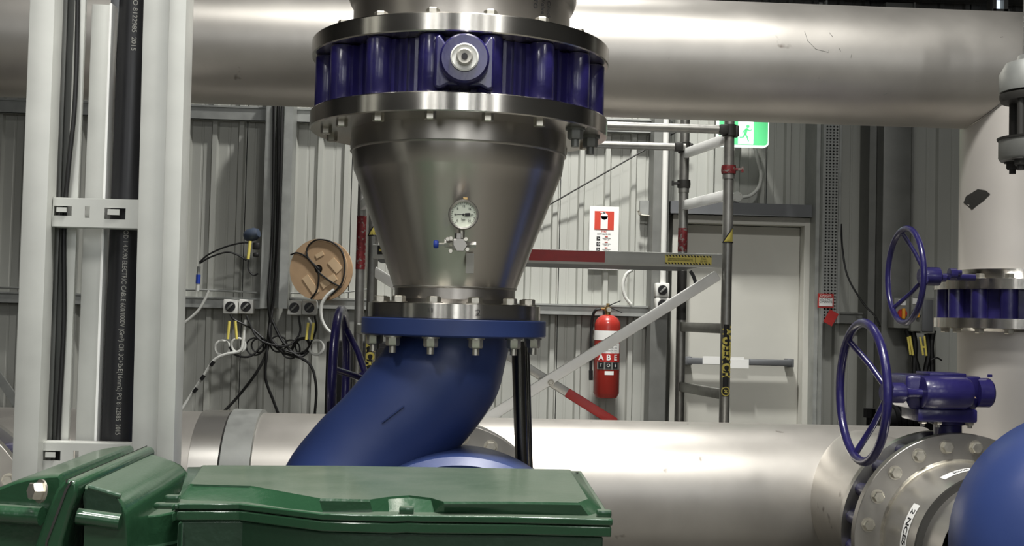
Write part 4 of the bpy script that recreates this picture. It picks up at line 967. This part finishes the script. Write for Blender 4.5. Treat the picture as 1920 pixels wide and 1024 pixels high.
rail(131, 97, 32, YL+.075, .004, 0).build('back_channel', 'galv_dull', ld)
rail(152, 118, 20, YL+.06, .012, 0).build('inner_strip', 'ladder', ld)
rail(197, 165, 38, YL+.10, .04, 0, top=P(190,12,YL+.1).z).build('middle_post', 'ladder', ld)
rail(214, 184, 5, YL+.09, .05, 0, top=P(190,12,YL+.1).z).build('middle_post_lip', 'alu_br', ld)
rail(222, 192, 26, YL+.16, .01, 0).build('rear_plate', 'lintel', ld)
def crossbar(xa, xb_, y0, y1, slots):
    a, b = P(xa, y0, YL+.005), P(xb_, y0, YL+.005); c_, d_ = P(xa, y1, YL+.005), P(xb_, y1, YL+.005); h = a.z-c_.z; Yy = YL+.004; L_ = b.x-a.x; zt_ = (a.z+b.z)/2-.002
    g = G(); cuts = sorted([(a.x+u0*L_, a.x+u1*L_, v0*h, v1*h) for u0,u1,v0,v1 in slots]); x_ = a.x
    def pl(x0, x1, z0, z1):
        if x1-x0 > 1e-5 and z1-z0 > 1e-5: g.box(((x0+x1)/2, Yy, (z0+z1)/2), (x1-x0, .003, z1-z0))
    for (c0, c1, v0, v1) in cuts:
        pl(x_, c0, zt_-h, zt_); pl(c0, c1, zt_-h, zt_-v1); pl(c0, c1, zt_-v0, zt_); x_ = c1
    pl(x_, b.x, zt_-h, zt_)
    g.box(((a.x+b.x)/2, Yy+.02, zt_), (L_, .04, .003)); g.box(((a.x+b.x)/2, Yy+.02, zt_-h), (L_, .04, .003)); g.build('rung', 'ladder', ld)
    # pressed tongues
    g = G()
    for (c0, c1, v0, v1) in cuts:
        if c1-c0 > .02: g.box(((c0+c1)/2-.002, Yy-.004, zt_-v0-.004-(v1-v0)*.22), ((c1-c0)*.55, .004, (v1-v0)*.5))
    if g.v: g.build('pressed_tab', 'ladder', ld)
crossbar(100, 268, 372, 425, [(.015,.215,.28,.62),(.36,.415,.26,.68),(.575,.815,.30,.70)])
crossbar(78, 262, 830, 884, [(.02,.20,.28,.62),(.33,.385,.26,.68),(.575,.815,.30,.70)])
# black conduit with print
a, b = P(256, 0, YL+.10), P(221, 850, YL+.10); sl = (a-b)/(a.z-b.z); p0 = b-sl*b.z; p1 = b+sl*(3.2-b.z); RC = 30.5*(YL+.1)/F
ct = thing('black_cable_conduit', p0, 'thick black printed cable conduit inside the left ladder frame', 'conduit')
G().tube([p0, p1], RC, 40).build('sheath', 'conduit', ct)
axd = (p1-p0).normalized()
def conduit_text(s, ptop, pbot, size, ang=-78):
    zt_, zb_ = P(*ptop, YL+.10-RC).z, P(*pbot, YL+.10-RC).z
    probe = len(s)
    def mk(scale):
        def fn(v):
            z = zt_-v.x*scale; base = p0+axd*((z-p0.z)/axd.z); a = math.radians(ang)+v.y/RC; r_ = RC+.0007+v.z
            return V((base.x+r_*math.cos(a), base.y+r_*math.sin(a), z))
        return fn
    cu = bpy.data.curves.new('m', 'FONT'); cu.body = s; cu.size = size; o_ = bpy.data.objects.new('m', cu); COL.objects.link(o_)
    bpy.context.view_layer.update(); wdt = o_.dimensions.x; bpy.data.objects.remove(o_)
    text(s, size, (0,0,0), X, Yv, 'tag', 'lettering', ct, fn=mk((zt_-zb_)/wdt), align='LEFT')
conduit_text('OD 1 4.X.90 ELECTRIC CABLE 600/1000V (Gm\u00b2) CIR 3C+2xE(16mm2) PO 8122985  2015', (242,432), (229,815), .0155)
conduit_text('1 PO 8122985  2015', (256,-18), (251,92), .0155)
tag(G().tube(spline([P(146,-60,YL+.05),P(145,60,YL+.05),P(140,200,YL+.04),P(128,320,YL+.04),P(120,430,YL+.05),P(120,600,YL+.05),P(112,760,YL+.05),P(108,860,YL+.05),P(106,1000,YL+.05)],6), .0055, 10).build('thin_black_cable', 'cable'), 'thin black cable running down inside the left ladder rail', 'cable')

# ================================================================== GREEN MACHINES
zT = 1.164; zR = 1.139
gm = thing('machine_housing', (P(720,940,2.3).x, 2.3, 0), 'wide green machine housing with bolted dusty cover in the centre foreground', 'machine')
front_top = [(352,907),(359,908),(467,911),(533,923),(599,935),(694,937),(728,932),(768,929),(809,934),(833,941),(960,941),(1089,943),(1108,936)]
back_top = [(1072,880),(900,877),(640,873),(376,872)]
top = [PZ(x, y, zT) for x, y in front_top+back_top]
front_bot = [(335,938),(352,941),(462,944),(525,954),(606,963),(699,962),(730,962),(765,963),(815,963),(833,964),(962,966),(1105,969),(1134,961)]
back_bot = [(1086,884),(903,879),(640,876),(352,876)]
bot = [PZ(x, y, zR) for x, y in front_bot+back_bot]
g = G(); mid = [t_*.93+b_*.07 for t_, b_ in zip(top, bot)]; inn = []
cen = sum(top, V((0,0,0)))/len(top)
inn = [cen+(t_-cen)*.985 for t_ in top]; mid = [V((t_.x, t_.y, zT-.004)) for t_ in top]
g.loft([bot, mid, inn]); g.build('cover', 'green', gm, ang=28)
rim_f = [(322,949),(330,945),(448,945),(520,954),(603,964),(735,968),(765,967),(792,968),(960,970),(1149,975)]
rim_b = [(1090,884),(640,876),(362,882)]
rim = [PZ(x, y, zR+.001) for x, y in rim_f+rim_b]
G().prism([V((p.x,p.y,zR-.010)) for p in rim], (0,0,.012)).build('cover_rim', 'green', gm, bevel=.003)
c = PZ(312,946,zR); G().box((c.x,c.y+.006,zR-.003), (.045,.02,.010), None, .003).build('rim_tab', 'green', gm)
cr_ = sum(rim, V((0,0,0)))/len(rim)
low = [cr_+(p-cr_)*.996 for p in rim]
G().prism([V((p.x,p.y,zR-.030)) for p in low], (0,0,.018)).build('lower_flange', 'green', gm, bevel=.003)
def inset(p, k): q_ = cr_+(p-cr_)*k; return q_
bd = [inset(p, .965) for p in rim]
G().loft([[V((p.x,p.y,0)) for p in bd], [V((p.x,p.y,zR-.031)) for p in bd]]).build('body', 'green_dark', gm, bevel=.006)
# ledge to the left of the body
lg = [PZ(x, y, zR-.034) for x, y in ((243,972),(262,968),(300,965),(350,955),(352,900),(322,902))]
G().prism([V((p.x,p.y,zR-.10)) for p in lg], (0,0,.066)).build('side_ledge', 'green', gm, bevel=.004)
lc = [V((p.x,p.y,0)) for p in [PZ(x, y, zR-.034) for x, y in ((248,976),(300,970),(350,960),(350,905),(322,906))]]
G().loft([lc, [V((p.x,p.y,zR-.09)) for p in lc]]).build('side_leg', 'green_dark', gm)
g0 = PZ(560, 985, zR-.03)
for (x, y) in ((322,941),(762,963),(1133,969)):
    c = PZ(x, y, zR+.003); G().box((c.x, c.y+.006, zR+.008), (.026,.018,.013), None, .003).build('bolt_lug', 'green', gm)
c = PZ(1080,893,zR+.003); G().hexbolt((c.x,c.y,zR), Z, .005, .012, False).build('set_screw', 'seal', gm)

# left housing: split casing, profile carried back along Y
Y1, Y2 = 2.12, 2.60; K = Y1/1.68
lm = thing('split_gear_casing', (P(150,1000,2.35).x, 2.36, 0), 'dark green ribbed machine casing in the lower left corner', 'machine')
def pr(pts, Y): return [P(x, y, Y) for x, y in pts]
def skin(pts, ya, yb, g=None, bulge=0):
    g = g or G(); A = [V((P(x,y,Y1).x, ya, P(x,y,Y1).z)) for x, y in pts]; B = [V((p.x, yb, p.z)) for p in A]; return g.loft([A, B])
# right lobe
prof = [(246,1300),(241,1000),(238,965),(232,948),(222,937),(206,928),(170,915),(158,911),(150,1300)]
A = [V((P(x,y,Y1).x, 0, P(x,y,Y1).z)) for x, y in prof]; cA = V((P(200,1000,Y1).x,0,P(200,1000,Y1).z))
def lay(k, y): return [V((cA.x+(p.x-cA.x)*k, y, cA.z+(p.z-cA.z)*k)) for p in A]
G().loft([lay(.95,Y1-0.0025), lay(.985,Y1+0.0050), lay(1,Y1+0.0177), lay(1,Y2-0.0252), lay(.97,Y2-0.0050), lay(.9,Y2)]).build('right_half', 'green', lm, ang=50)
# split rib
rp = [(60,1300),(70,1040),(84,1000),(104,945),(118,912),(132,896),(146,894),(158,902),(156,925),(146,950),(128,1010),(118,1300)]
skin(rp, Y1-0.0353, Y2+0.0063).build('split_flange', 'green', lm, ang=50, bevel=.006)
gl = [(x-1, y) for x, y in ((66,1300),(90,1010),(112,950),(126,912),(136,898),(139,898),(130,914),(116,952),(94,1010),(70,1300))]
skin([(a_+10, b_-1) for a_, b_ in gl], Y1-0.0372, Y1-0.0347).build('split_line', 'seal', lm)
skin([(136,894.5),(138.5,893.5),(138.5,900),(136,900)], Y1-0.0360, Y2+0.0076).build('top_groove', 'seal', lm)
# left half
lp = [(100,1300),(104,960),(112,896),(108,890),(90,891),(50,897),(22,904),(-10,917),(-60,945),(-140,1010),(-140,1300)]
A = [V((P(x,y,Y1).x, 0, P(x,y,Y1).z)) for x, y in lp]; cA = V((P(40,1050,Y1).x,0,P(40,1050,Y1).z))
G().loft([lay(.96,Y1+0.0076), lay(.99,Y1+0.0151), lay(1,Y1+0.0278), lay(1,Y2-0.0252), lay(.97,Y2)]).build('left_half', 'green', lm, ang=50)
# front ledges
a_, b_ = P(-60, 958, Y1), P(78, 968, Y1-0.0126); g = G(); g.tube([a_, b_], .0164, 16); g.build('front_ledge', 'green', lm)
a_, b_ = P(146, 968, Y1-0.0076), P(226, 979, Y1-0.0076); g = G(); g.tube([a_, b_], .0145, 16); g.build('front_ledge', 'green', lm)
g = G(); a_, b_ = P(166, 913, Y1-0.0038), P(226, 931, Y1-0.0038); g.tube([a_, b_], .005, 10); g.build('hood_lip', 'green', lm)
arch = [(160,950),(158,930),(162,918),(176,915),(200,922),(218,930),(228,945),(230,962),(160,960)]
skin(arch, Y1-0.0076, Y1-0.0038).build('recess_shade', 'green_dark', lm)  # raised dark plate, the shade of a recess put into its colour
c = P(76, 922, Y1-0.0353); nt_ = G(); nt_.hexbolt(c+V((0,.005,0)), V((-.65,-.7,.1)),   .0165, .020, True); nt_.build('nut', 'bolt', lm, label='bright steel hex nut')
c = P(127, 908, Y1-0.0379); 
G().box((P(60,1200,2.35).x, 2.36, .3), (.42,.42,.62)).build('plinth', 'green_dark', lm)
